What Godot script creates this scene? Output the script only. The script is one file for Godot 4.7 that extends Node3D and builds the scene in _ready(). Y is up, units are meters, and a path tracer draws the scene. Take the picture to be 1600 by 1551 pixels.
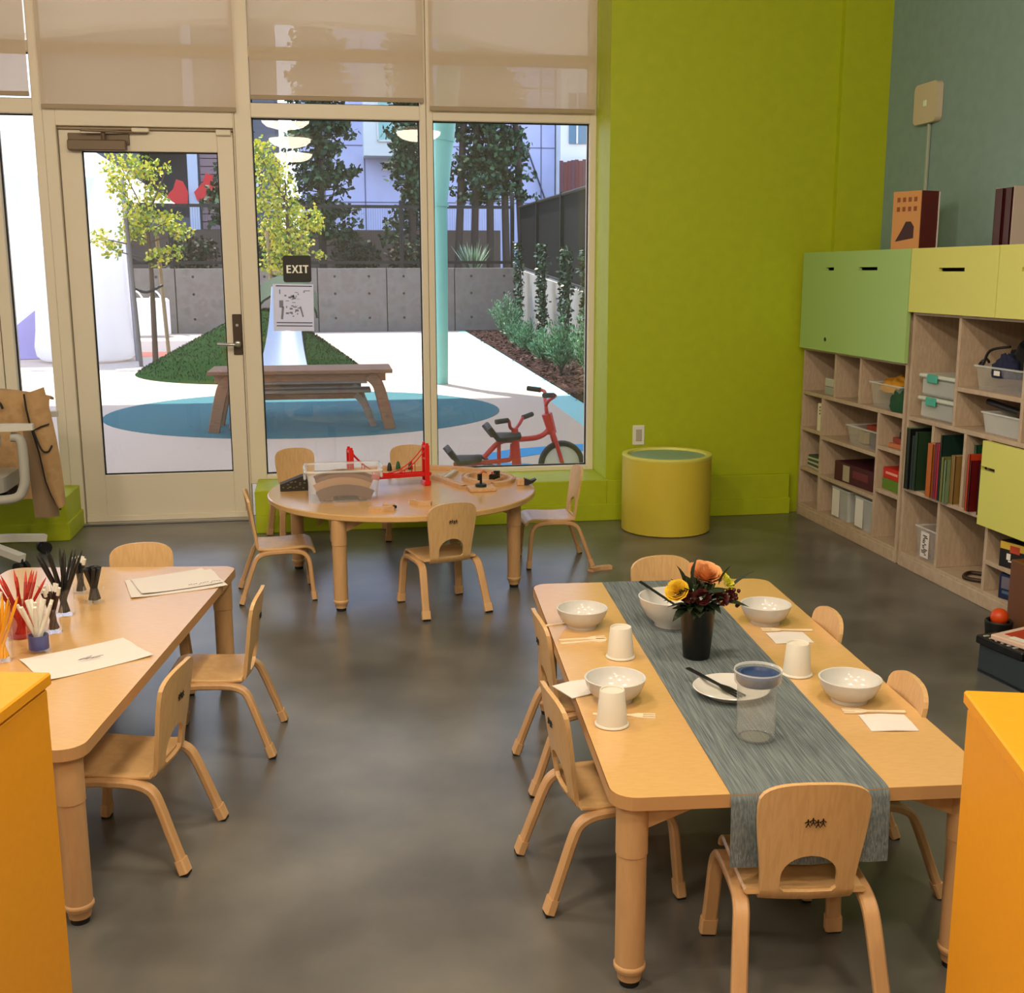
extends Node3D

# ---------------------------------------------------------------- mesh builder
class MB:
	var v := PackedVector3Array()
	var n := PackedVector3Array()
	var uv := PackedVector2Array()
	var c := PackedColorArray()
	var ix := PackedInt32Array()
	var col := Color.WHITE

	func vert(p: Vector3, nn: Vector3, t := Vector2.ZERO) -> void:
		v.append(p); n.append(nn); uv.append(t); c.append(col)

	func face(i: int, j: int, k: int) -> void:
		ix.append(i); ix.append(k); ix.append(j)

	func quad(a: Vector3, b: Vector3, d: Vector3, e: Vector3) -> void:
		var nn := (d - a).cross(e - b).normalized()
		var i := v.size()
		vert(a, nn, Vector2(0, 1)); vert(b, nn, Vector2(1, 1)); vert(d, nn, Vector2(1, 0)); vert(e, nn, Vector2(0, 0))
		face(i, i + 1, i + 2); face(i, i + 2, i + 3)

	func tri(a: Vector3, b: Vector3, d: Vector3) -> void:
		var nn := (b - a).cross(d - a).normalized()
		var i := v.size()
		vert(a, nn); vert(b, nn); vert(d, nn)
		face(i, i + 1, i + 2)

	func quad_out(a: Vector3, b: Vector3, d: Vector3, e: Vector3, mid: Vector3) -> void:
		if (d - a).cross(e - b).dot((a + b + d + e) / 4.0 - mid) >= 0.0:
			quad(a, b, d, e)
		else:
			quad(a, e, d, b)

	func box(at: Vector3, s: Vector3, bev := 0.0, bas := Basis()) -> MB:
		var h := s / 2.0
		if bev <= 0.0:
			var p := []
			for k in 8:
				p.append(at + bas * Vector3(h.x * (1 if k & 1 else -1), h.y * (1 if k & 2 else -1), h.z * (1 if k & 4 else -1)))
			for f in [[0, 1, 3, 2], [4, 5, 7, 6], [0, 2, 6, 4], [1, 3, 7, 5], [0, 1, 5, 4], [2, 3, 7, 6]]:
				quad_out(p[f[0]], p[f[1]], p[f[2]], p[f[3]], at)
			return self
		bev = minf(bev, minf(h.x, minf(h.y, h.z)) * 0.9)
		var q := []   # q[corner][axis]
		for k in 8:
			var sg := Vector3(1 if k & 1 else -1, 1 if k & 2 else -1, 1 if k & 4 else -1)
			var r := []
			for ax in 3:
				var e := h - Vector3.ONE * bev
				e[ax] = h[ax]
				r.append(at + bas * (e * sg))
			q.append(r)
		for f in [[0, 2, 6, 4, 0], [1, 3, 7, 5, 0], [0, 1, 5, 4, 1], [2, 3, 7, 6, 1], [0, 1, 3, 2, 2], [4, 5, 7, 6, 2]]:
			var ax: int = f[4]
			quad_out(q[f[0]][ax], q[f[1]][ax], q[f[2]][ax], q[f[3]][ax], at)
		for e in [[0, 1, 1, 2], [2, 3, 1, 2], [4, 5, 1, 2], [6, 7, 1, 2], [0, 2, 0, 2], [1, 3, 0, 2], [4, 6, 0, 2], [5, 7, 0, 2], [0, 4, 0, 1], [1, 5, 0, 1], [2, 6, 0, 1], [3, 7, 0, 1]]:
			quad_out(q[e[0]][e[2]], q[e[1]][e[2]], q[e[1]][e[3]], q[e[0]][e[3]], at)
		for k in 8:
			var a: Vector3 = q[k][0]
			var b: Vector3 = q[k][1]
			var d: Vector3 = q[k][2]
			if (b - a).cross(d - a).dot(a - at) > 0:
				tri(a, b, d)
			else:
				tri(a, d, b)
		return self

	func tube(pts: Array, rad, sides := 8, caps := true) -> MB:
		var m := pts.size()
		var u := Vector3.ZERO
		var base := v.size()
		var first: Vector3
		for i in m:
			var t: Vector3 = (pts[mini(i + 1, m - 1)] - pts[maxi(i - 1, 0)]).normalized()
			if i == 0:
				u = t.cross(Vector3.UP if absf(t.y) < 0.9 else Vector3.RIGHT).normalized()
				first = t
			else:
				u = (u - t * u.dot(t)).normalized()
			var w := t.cross(u)
			var r: float = rad[i] if rad is Array else rad
			for j in sides:
				var a := TAU * j / sides
				var d := u * cos(a) + w * sin(a)
				vert(pts[i] + d * r, d)
		for i in m - 1:
			for j in sides:
				var j2 := (j + 1) % sides
				face(base + i * sides + j, base + i * sides + j2, base + (i + 1) * sides + j2)
				face(base + i * sides + j, base + (i + 1) * sides + j2, base + (i + 1) * sides + j)
		if caps:
			for e in [0, m - 1]:
				var nn: Vector3 = -first if e == 0 else (pts[m - 1] - pts[m - 2]).normalized()
				var k := v.size()
				vert(pts[e], nn)
				for j in sides:
					vert(v[base + e * sides + j], nn)
				for j in sides:
					if e == 0:
						face(k, k + 1 + (j + 1) % sides, k + 1 + j)
					else:
						face(k, k + 1 + j, k + 1 + (j + 1) % sides)
		return self

	# a section (side, up) swept along pts, with a constant side direction
	func sweep(pts: Array, sec: PackedVector2Array, side: Vector3) -> MB:
		var m := pts.size()
		var ns := sec.size()
		var ups := []
		var sds := []
		for i in m:
			var t: Vector3 = (pts[mini(i + 1, m - 1)] - pts[maxi(i - 1, 0)]).normalized()
			var s := (side - t * side.dot(t)).normalized()
			sds.append(s); ups.append(t.cross(s).normalized())
		for k in ns:
			var a := sec[k]
			var b := sec[(k + 1) % ns]
			var d := (b - a).normalized()
			var base := v.size()
			for i in m:
				var nn: Vector3 = (sds[i] * d.y - ups[i] * d.x).normalized()
				vert(pts[i] + sds[i] * a.x + ups[i] * a.y, nn)
				vert(pts[i] + sds[i] * b.x + ups[i] * b.y, nn)
			for i in m - 1:
				var o := base + i * 2
				face(o, o + 1, o + 3); face(o, o + 3, o + 2)
		var tr := Geometry2D.triangulate_polygon(sec)
		for e in [0, m - 1]:
			var nn: Vector3 = (pts[0] - pts[1]).normalized() if e == 0 else (pts[m - 1] - pts[m - 2]).normalized()
			var k := v.size()
			for p in sec:
				vert(pts[e] + sds[e] * p.x + ups[e] * p.y, nn)
			for q in range(0, tr.size(), 3):
				face(k + tr[q], k + tr[q + 1], k + tr[q + 2])
		return self

	func lathe(pr: Array, segs := 24, xf := Transform3D()) -> MB:
		var m := pr.size()
		var nr := []
		for i in m - 1:
			var d: Vector2 = (pr[i + 1] - pr[i]).normalized()
			nr.append(Vector2(d.y, -d.x))
		for i in m - 1:
			var n0: Vector2 = nr[i]
			var n1: Vector2 = nr[i]
			if i > 0 and nr[i - 1].dot(nr[i]) > 0.75:
				n0 = (nr[i - 1] + nr[i]).normalized()
			if i < m - 2 and nr[i + 1].dot(nr[i]) > 0.75:
				n1 = (nr[i + 1] + nr[i]).normalized()
			var base := v.size()
			for j in segs + 1:
				var a := TAU * j / segs
				var cs := cos(a)
				var sn := sin(a)
				vert(xf * Vector3(pr[i].x * cs, pr[i].y, pr[i].x * sn), (xf.basis * Vector3(n0.x * cs, n0.y, n0.x * sn)).normalized())
				vert(xf * Vector3(pr[i + 1].x * cs, pr[i + 1].y, pr[i + 1].x * sn), (xf.basis * Vector3(n1.x * cs, n1.y, n1.x * sn)).normalized())
			for j in segs:
				var o := base + j * 2
				face(o, o + 1, o + 3); face(o, o + 3, o + 2)
		return self

	# polygon in x/y pushed out along z from 0 to depth
	func prism(poly: PackedVector2Array, depth: float, xf := Transform3D()) -> MB:
		if Geometry2D.is_polygon_clockwise(poly):
			poly = poly.duplicate(); poly.reverse()
		var m := poly.size()
		var tr := Geometry2D.triangulate_polygon(poly)
		for z in [0.0, depth]:
			var k := v.size()
			var nn := (xf.basis * Vector3(0, 0, -1.0 if z == 0.0 else 1.0)).normalized()
			for p in poly:
				vert(xf * Vector3(p.x, p.y, z), nn, p)
			for q in range(0, tr.size(), 3):
				var a := poly[tr[q]]
				var b := poly[tr[q + 1]]
				var d := poly[tr[q + 2]]
				var ccw := (b - a).cross(d - a) > 0
				if ccw == (z != 0.0):
					face(k + tr[q], k + tr[q + 1], k + tr[q + 2])
				else:
					face(k + tr[q], k + tr[q + 2], k + tr[q + 1])
		for i in m:
			var a := poly[i]
			var b := poly[(i + 1) % m]
			quad(xf * Vector3(a.x, a.y, 0), xf * Vector3(b.x, b.y, 0), xf * Vector3(b.x, b.y, depth), xf * Vector3(a.x, a.y, depth))
		return self

	# rows of points as one smooth sheet
	func sheet(rows: Array, flip := false, wrap := false) -> MB:
		var base := v.size()
		var w: int = rows[0].size()
		var h := rows.size()
		for i in h:
			for j in w:
				var jm := (j - 1 + w) % w if wrap else maxi(j - 1, 0)
				var jp := (j + 1) % w if wrap else mini(j + 1, w - 1)
				var du: Vector3 = rows[i][jp] - rows[i][jm]
				var dv: Vector3 = rows[mini(i + 1, h - 1)][j] - rows[maxi(i - 1, 0)][j]
				var nn := du.cross(dv).normalized()
				if nn.length() < 0.5:
					nn = Vector3.UP
				vert(rows[i][j], -nn if flip else nn, Vector2(float(j) / (w - 1), 1.0 - float(i) / (h - 1)))
		for i in h - 1:
			for j in (w if wrap else w - 1):
				var a := base + i * w + j
				var b := base + i * w + (j + 1) % w
				if flip:
					face(a, b + w, b); face(a, a + w, b + w)
				else:
					face(a, b, b + w); face(a, b + w, a + w)
		return self

	# a sheet given thickness along its own normals
	func cloth(rows: Array, thick: float) -> MB:
		var h := rows.size()
		var w: int = rows[0].size()
		var back := []
		for i in h:
			var r := []
			for j in w:
				var du: Vector3 = rows[i][mini(j + 1, w - 1)] - rows[i][maxi(j - 1, 0)]
				var dv: Vector3 = rows[mini(i + 1, h - 1)][j] - rows[maxi(i - 1, 0)][j]
				r.append(rows[i][j] - du.cross(dv).normalized() * thick)
			back.append(r)
		sheet(rows); sheet(back, true)
		for j in w - 1:
			quad(rows[0][j + 1], rows[0][j], back[0][j], back[0][j + 1])
			quad(rows[h - 1][j], rows[h - 1][j + 1], back[h - 1][j + 1], back[h - 1][j])
		for i in h - 1:
			quad(rows[i][0], rows[i + 1][0], back[i + 1][0], back[i][0])
			quad(rows[i + 1][w - 1], rows[i][w - 1], back[i][w - 1], back[i + 1][w - 1])
		return self

	func ball(at: Vector3, r: Vector3, segs := 16, rings := 10, bas := Basis()) -> MB:
		var base := v.size()
		for i in rings + 1:
			var a := PI * i / rings - PI / 2
			for j in segs + 1:
				var b := TAU * j / segs
				var d := Vector3(cos(a) * cos(b), sin(a), cos(a) * sin(b))
				vert(at + bas * (d * r), (bas * (d / r)).normalized())
		for i in rings:
			for j in segs:
				var o := base + i * (segs + 1) + j
				face(o, o + segs + 1, o + segs + 2); face(o, o + segs + 2, o + 1)
		return self

	func leaf(at: Vector3, dir: Vector3, side: Vector3, length: float, width: float) -> void:
		var s := side * width * 0.5
		var i := v.size()
		var nn := side.cross(dir).normalized()
		vert(at, nn); vert(at + dir * length * 0.45 + s, nn); vert(at + dir * length, nn); vert(at + dir * length * 0.45 - s, nn)
		face(i, i + 1, i + 2); face(i, i + 2, i + 3)

	func mesh() -> ArrayMesh:
		var a := []
		a.resize(Mesh.ARRAY_MAX)
		a[Mesh.ARRAY_VERTEX] = v; a[Mesh.ARRAY_NORMAL] = n; a[Mesh.ARRAY_TEX_UV] = uv; a[Mesh.ARRAY_COLOR] = c; a[Mesh.ARRAY_INDEX] = ix
		var m := ArrayMesh.new()
		m.add_surface_from_arrays(Mesh.PRIMITIVE_TRIANGLES, a)
		return m

# ---------------------------------------------------------------- scene helpers
var used := {}
var M := {}
var rng := RandomNumberGenerator.new()

func numbered(s: String) -> String:
	var k: int = used.get(s, 0)
	used[s] = k + 1
	return s if k == 0 else "%s_%03d" % [s, k]

func tag(o: Node3D, label: String, category: String, group := "", kind := "") -> Node3D:
	if label: o.set_meta("label", label)
	if category: o.set_meta("category", category)
	if group: o.set_meta("group", group)
	if kind: o.set_meta("kind", kind)
	return o

func thing(called: String, label: String, category: String, at := Vector3.ZERO, turn := 0.0, group := "") -> Node3D:
	var o := Node3D.new()
	o.name = numbered(called)
	add_child(o)
	o.position = at
	o.rotation.y = deg_to_rad(turn)
	return tag(o, label, category, group)

func part(parent: Node, called: String, what, m: Material, at := Vector3.ZERO, bas := Basis()) -> MeshInstance3D:
	var o := MeshInstance3D.new()
	o.name = called
	o.mesh = what.mesh() if what is MB else what
	o.material_override = m
	o.transform = Transform3D(bas, at)
	parent.add_child(o, true)
	return o

# a thing that is one mesh
func single(called: String, what, m: Material, label: String, category: String, at := Vector3.ZERO, turn := 0.0, group := "") -> MeshInstance3D:
	var o := part(self, numbered(called), what, m, at, Basis(Vector3.UP, deg_to_rad(turn)))
	tag(o, label, category, group)
	return o

func struct(called: String, what, m: Material, label := "", category := "") -> MeshInstance3D:
	var o := part(self, called, what, m)
	tag(o, label, category, "", "structure")
	return o

func frame(called: String, label: String, category: String) -> Node3D:
	var o := Node3D.new()
	o.name = called
	add_child(o)
	return tag(o, label, category, "", "structure")

func mat(c: Color, rough := 0.6, metal := 0.0, spec := 0.5) -> StandardMaterial3D:
	var m := StandardMaterial3D.new()
	m.albedo_color = c
	m.roughness = rough
	m.metallic = metal
	m.metallic_specular = spec
	return m

func clear(c: Color, alpha: float, rough := 0.1) -> StandardMaterial3D:
	var m := mat(Color(c.r, c.g, c.b, alpha), rough)
	m.transparency = BaseMaterial3D.TRANSPARENCY_ALPHA
	return m

func noise_tex(cols: Array, freq := 0.02, seed_ := 1, size := 512, octaves := 4, kind := FastNoiseLite.TYPE_SIMPLEX_SMOOTH) -> NoiseTexture2D:
	var f := FastNoiseLite.new()
	f.seed = seed_
	f.noise_type = kind
	f.frequency = freq
	f.fractal_octaves = octaves
	var g := Gradient.new()
	var offs := PackedFloat32Array()
	var cc := PackedColorArray()
	for i in cols.size():
		offs.append(float(i) / (cols.size() - 1)); cc.append(cols[i])
	g.offsets = offs; g.colors = cc
	var t := NoiseTexture2D.new()
	t.width = size; t.height = size
	t.seamless = true
	t.noise = f
	t.color_ramp = g
	return t

func textured(t: Texture2D, scale: Vector3, rough := 0.6, world := false, spec := 0.5) -> StandardMaterial3D:
	var m := mat(Color.WHITE, rough, 0.0, spec)
	m.albedo_texture = t
	m.uv1_triplanar = true
	m.uv1_world_triplanar = world
	m.uv1_scale = scale
	return m

func arc2(cx: float, cy: float, r: float, a0: float, a1: float, k: int) -> PackedVector2Array:
	var o := PackedVector2Array()
	for i in k + 1:
		var a := deg_to_rad(lerpf(a0, a1, float(i) / k))
		o.append(Vector2(cx + r * cos(a), cy + r * sin(a)))
	return o

func rounded(w: float, h: float, r: float, k := 5) -> PackedVector2Array:
	var o := PackedVector2Array()
	o.append_array(arc2(w / 2 - r, h / 2 - r, r, 0, 90, k))
	o.append_array(arc2(-w / 2 + r, h / 2 - r, r, 90, 180, k))
	o.append_array(arc2(-w / 2 + r, -h / 2 + r, r, 180, 270, k))
	o.append_array(arc2(w / 2 - r, -h / 2 + r, r, 270, 360, k))
	return o

const FLAT := Basis(Vector3(1, 0, 0), Vector3(0, 0, -1), Vector3(0, 1, 0))   # x/y polygon laid down, pushed up

func slab(poly: PackedVector2Array, y0: float, thick: float) -> MB:
	return MB.new().prism(poly, thick, Transform3D(FLAT, Vector3(0, y0, 0)))

func spline(pts: Array, k := 6) -> Array:
	var o := []
	var m := pts.size()
	for i in m - 1:
		for j in k:
			o.append(pts[i].cubic_interpolate(pts[i + 1], pts[maxi(i - 1, 0)], pts[mini(i + 2, m - 1)], float(j) / k))
	o.append(pts[m - 1])
	return o

func rect_sec(w: float, h: float, bev := 0.0) -> PackedVector2Array:
	var a := w / 2
	var b := h / 2
	if bev <= 0.0:
		return PackedVector2Array([Vector2(-a, -b), Vector2(a, -b), Vector2(a, b), Vector2(-a, b)])
	return PackedVector2Array([Vector2(-a + bev, -b), Vector2(a - bev, -b), Vector2(a, -b + bev), Vector2(a, b - bev), Vector2(a - bev, b), Vector2(-a + bev, b), Vector2(-a, b - bev), Vector2(-a, -b + bev)])

func rv() -> Vector3:
	return Vector3(rng.randf_range(-1, 1), rng.randf_range(-1, 1), rng.randf_range(-1, 1))

func dup(o: Node3D, at: Vector3, turn: float, label: String, group := "") -> Node3D:
	var k: Node3D = o.duplicate()
	var plain := String(o.name)
	if plain.length() > 4 and plain[-4] == "_" and plain.right(3).is_valid_int():
		plain = plain.left(-4)
	k.name = numbered(plain)
	add_child(k)
	k.position = at
	k.rotation.y = deg_to_rad(turn)
	k.set_meta("label", label)
	if group: k.set_meta("group", group)
	return k

# ---------------------------------------------------------------- camera, sky, sun, exposure
const LAMP_GLOW := 14.0
const LAMP_ENERGY := 1.0

func _ready() -> void:
	rng.seed = 7
	var cam := Camera3D.new()
	cam.name = "camera"
	cam.position = Vector3(0, 1.4, 0)
	cam.basis = Basis.from_euler(Vector3(deg_to_rad(-11.124), deg_to_rad(-9.256), deg_to_rad(-0.147)))
	cam.fov = rad_to_deg(2.0 * atan(775.5 / 1786.1))
	cam.near = 0.05
	cam.far = 300.0
	add_child(cam)
	cam.current = true
	var sky := ProceduralSkyMaterial.new()
	sky.sky_top_color = Color(0.70, 0.79, 0.95)
	sky.sky_horizon_color = Color(0.92, 0.95, 1.0)
	sky.ground_bottom_color = Color(0.4, 0.4, 0.4)
	sky.ground_horizon_color = Color(0.6, 0.62, 0.65)
	sky.sky_energy_multiplier = 1.0
	var env := Environment.new()
	env.background_mode = Environment.BG_SKY
	env.sky = Sky.new()
	env.sky.sky_material = sky
	env.background_energy_multiplier = 3.2
	env.tonemap_mode = Environment.TONE_MAPPER_LINEAR
	env.tonemap_exposure = 1.0
	env.sdfgi_enabled = true
	env.ssao_enabled = true
	env.ssil_enabled = true
	var we := WorldEnvironment.new()
	we.name = "environment"
	we.environment = env
	add_child(we)
	var sun := DirectionalLight3D.new()
	sun.name = "sun"
	sun.light_color = Color(1.0, 0.95, 0.86)
	sun.light_energy = 3.4
	sun.light_angular_distance = 0.8
	sun.shadow_enabled = true
	sun.sky_mode = DirectionalLight3D.SKY_MODE_LIGHT_ONLY
	var towards := Vector3(-0.3, 1.9, -0.8).normalized()
	add_child(sun)
	sun.basis = Basis.looking_at(-towards, Vector3.FORWARD)
	make_materials()
	build_room()
	build_outdoors()
	build_furniture()
	build_table_things()
	build_shelves()

# ---------------------------------------------------------------- materials
func make_materials() -> void:
	M.green = textured(noise_tex([Color(0.65, 0.70, 0.04), Color(0.68, 0.73, 0.06)], 0.03, 3), Vector3(0.7, 0.7, 0.7), 0.55, true)
	M.blue_wall = textured(noise_tex([Color(0.48, 0.59, 0.58), Color(0.51, 0.62, 0.61)], 0.03, 4), Vector3(0.7, 0.7, 0.7), 0.6, true)
	M.white_paint = mat(Color(0.86, 0.85, 0.82), 0.7)
	M.ceiling = mat(Color(0.85, 0.84, 0.82), 0.9)
	M.floor = textured(noise_tex([Color(0.27, 0.265, 0.255), Color(0.355, 0.35, 0.335), Color(0.435, 0.425, 0.405)], 0.006, 11, 1024, 6), Vector3(0.32, 0.32, 0.32), 0.28, true, 0.66)
	M.alu = mat(Color(0.88, 0.84, 0.77), 0.45, 0.0)
	M.gasket = mat(Color(0.02, 0.02, 0.022), 0.6)
	M.glass = clear(Color(1, 1, 1), 0.02, 0.0)
	M.shade = mat(Color(0.80, 0.73, 0.64, 0.92), 0.9, 0.0, 0.1)
	M.shade.transparency = BaseMaterial3D.TRANSPARENCY_ALPHA
	M.shade.backlight_enabled = true
	M.shade.backlight = Color(0.62, 0.57, 0.51)
	M.hem = mat(Color(0.66, 0.59, 0.50), 0.8)
	M.bronze = mat(Color(0.44, 0.37, 0.30), 0.5, 0.2)
	M.dark_bronze = mat(Color(0.27, 0.21, 0.16), 0.45, 0.3)
	M.steel = mat(Color(0.72, 0.72, 0.72), 0.28, 0.95)
	M.black = mat(Color(0.03, 0.03, 0.033), 0.5)
	M.rubber = mat(Color(0.04, 0.042, 0.05), 0.6)
	M.white = mat(Color(0.88, 0.87, 0.84), 0.5)
	M.paper = mat(Color(0.86, 0.83, 0.81), 0.85)
	M.ink = mat(Color(0.2, 0.2, 0.24), 0.9)
	var maple := noise_tex([Color(0.79, 0.63, 0.43), Color(0.82, 0.665, 0.465), Color(0.775, 0.615, 0.42), Color(0.83, 0.68, 0.48)], 0.012, 21, 512, 4)
	M.maple = textured(maple, Vector3(2.2, 14, 2.2), 0.28, false, 0.6)
	M.maple_x = textured(maple, Vector3(1.2, 12, 12), 0.32)
	M.maple_y = textured(maple, Vector3(9, 1.1, 9), 0.34)
	M.laminate = textured(noise_tex([Color(0.79, 0.625, 0.405), Color(0.82, 0.655, 0.435)], 0.05, 22, 256), Vector3(2, 2, 6), 0.2, false, 0.64)
	M.edge_band = mat(Color(0.74, 0.56, 0.37), 0.45)
	M.leg_wood = textured(noise_tex([Color(0.74, 0.57, 0.39), Color(0.79, 0.62, 0.44)], 0.02, 23, 256), Vector3(8, 1.5, 8), 0.4)
	M.foot_cap = mat(Color(0.80, 0.63, 0.45), 0.4)
	M.yellow = textured(noise_tex([Color(0.90, 0.60, 0.07), Color(0.92, 0.62, 0.08)], 0.05, 24, 256), Vector3(3, 3, 3), 0.45)
	M.ply = textured(noise_tex([Color(0.66, 0.58, 0.49), Color(0.73, 0.65, 0.56), Color(0.69, 0.60, 0.51), Color(0.75, 0.67, 0.58)], 0.015, 25), Vector3(6, 1.0, 1.4), 0.6)
	M.door_green = mat(Color(0.62, 0.76, 0.45), 0.5)
	M.door_yellow = mat(Color(0.81, 0.81, 0.40), 0.5)
	M.drum = mat(Color(0.80, 0.72, 0.22), 0.5)
	M.drum_rim = mat(Color(0.85, 0.83, 0.40), 0.45)
	M.drum_top = mat(Color(0.52, 0.66, 0.58), 0.4)
	M.plastic = clear(Color(0.93, 0.94, 0.97), 0.14, 0.08)
	M.frosted = clear(Color(0.90, 0.92, 0.92), 0.42, 0.22)
	M.cup_glass = clear(Color(0.95, 0.96, 0.97), 0.03, 0.03)
	M.ceramic = mat(Color(0.80, 0.785, 0.77), 0.16)
	M.paper_cup = mat(Color(0.84, 0.81, 0.76), 0.7)
	M.cream = mat(Color(0.90, 0.82, 0.70), 0.5)
	M.red = mat(Color(0.80, 0.08, 0.06), 0.35)
	M.teal_latch = mat(Color(0.25, 0.65, 0.58), 0.4)

# ---------------------------------------------------------------- the room
const ZW := -6.62

func bar(x0: float, x1: float, y0: float, y1: float, z0 := ZW - 0.10, z1 := ZW, bev := 0.003) -> MB:
	return MB.new().box(Vector3((x0 + x1) / 2, (y0 + y1) / 2, (z0 + z1) / 2), Vector3(x1 - x0, y1 - y0, z1 - z0), bev)

func pane(parent: Node3D, called: String, x0: float, x1: float, y0: float, y1: float) -> void:
	var g := part(parent, called, MB.new().box(Vector3((x0 + x1) / 2, (y0 + y1) / 2, ZW - 0.055), Vector3(x1 - x0, y1 - y0, 0.001)), M.glass)
	var k := MB.new()   # black gasket round the pane
	var t := 0.007
	for s in [[x0, x1, y0, y0 + t], [x0, x1, y1 - t, y1], [x0, x0 + t, y0, y1], [x1 - t, x1, y0, y1]]:
		k.box(Vector3((s[0] + s[1]) / 2, (s[2] + s[3]) / 2, ZW - 0.045), Vector3(s[1] - s[0], s[3] - s[2], 0.012))
	part(g, "gasket", k, M.gasket)

const TOP := 3.6
func window(called: String, label: String, x0: float, x1: float, l: float, r: float) -> Node3D:
	# x0..x1 is the glass; l and r the widths of the stiles
	var w := frame(called, label, "window")
	part(w, "stile", bar(x0 - l, x0, 0.205, TOP), M.alu)
	part(w, "stile", bar(x1, x1 + r, 0.205, TOP), M.alu)
	part(w, "bottom_rail", bar(x0, x1, 0.205, 0.257), M.alu)
	part(w, "transom", bar(x0, x1, 2.225, 2.30), M.alu)
	part(w, "clerestory_bar", bar(x0, x1, 2.535, 2.59), M.alu)
	part(w, "head_rail", bar(x0, x1, TOP - 0.06, TOP), M.alu)
	pane(w, "pane", x0, x1, 0.257, 2.225)
	pane(w, "pane", x0, x1, 2.30, 2.535)
	pane(w, "pane", x0, x1, 2.59, TOP - 0.06)
	return w

func shade(label: String, x0: float, x1: float, bottom: float) -> void:
	var t := thing("roller_shade", label, "shade", Vector3((x0 + x1) / 2, bottom, ZW + 0.035), 0, "roller shades over the upper windows")
	var w := x1 - x0
	var rows := []
	for y in [0.02, TOP - bottom - 0.04]:
		rows.append([Vector3(-w / 2, y, 0), Vector3(w / 2, y, 0)])
	part(t, "fabric", MB.new().sheet(rows), M.shade)
	part(t, "hem_bar", MB.new().box(Vector3(0, 0.012, 0), Vector3(w, 0.024, 0.012), 0.003), M.hem)
	part(t, "roller", MB.new().tube([Vector3(-w / 2, TOP - bottom - 0.04, -0.01), Vector3(w / 2, TOP - bottom - 0.04, -0.01)], 0.03, 12), M.hem)

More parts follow.
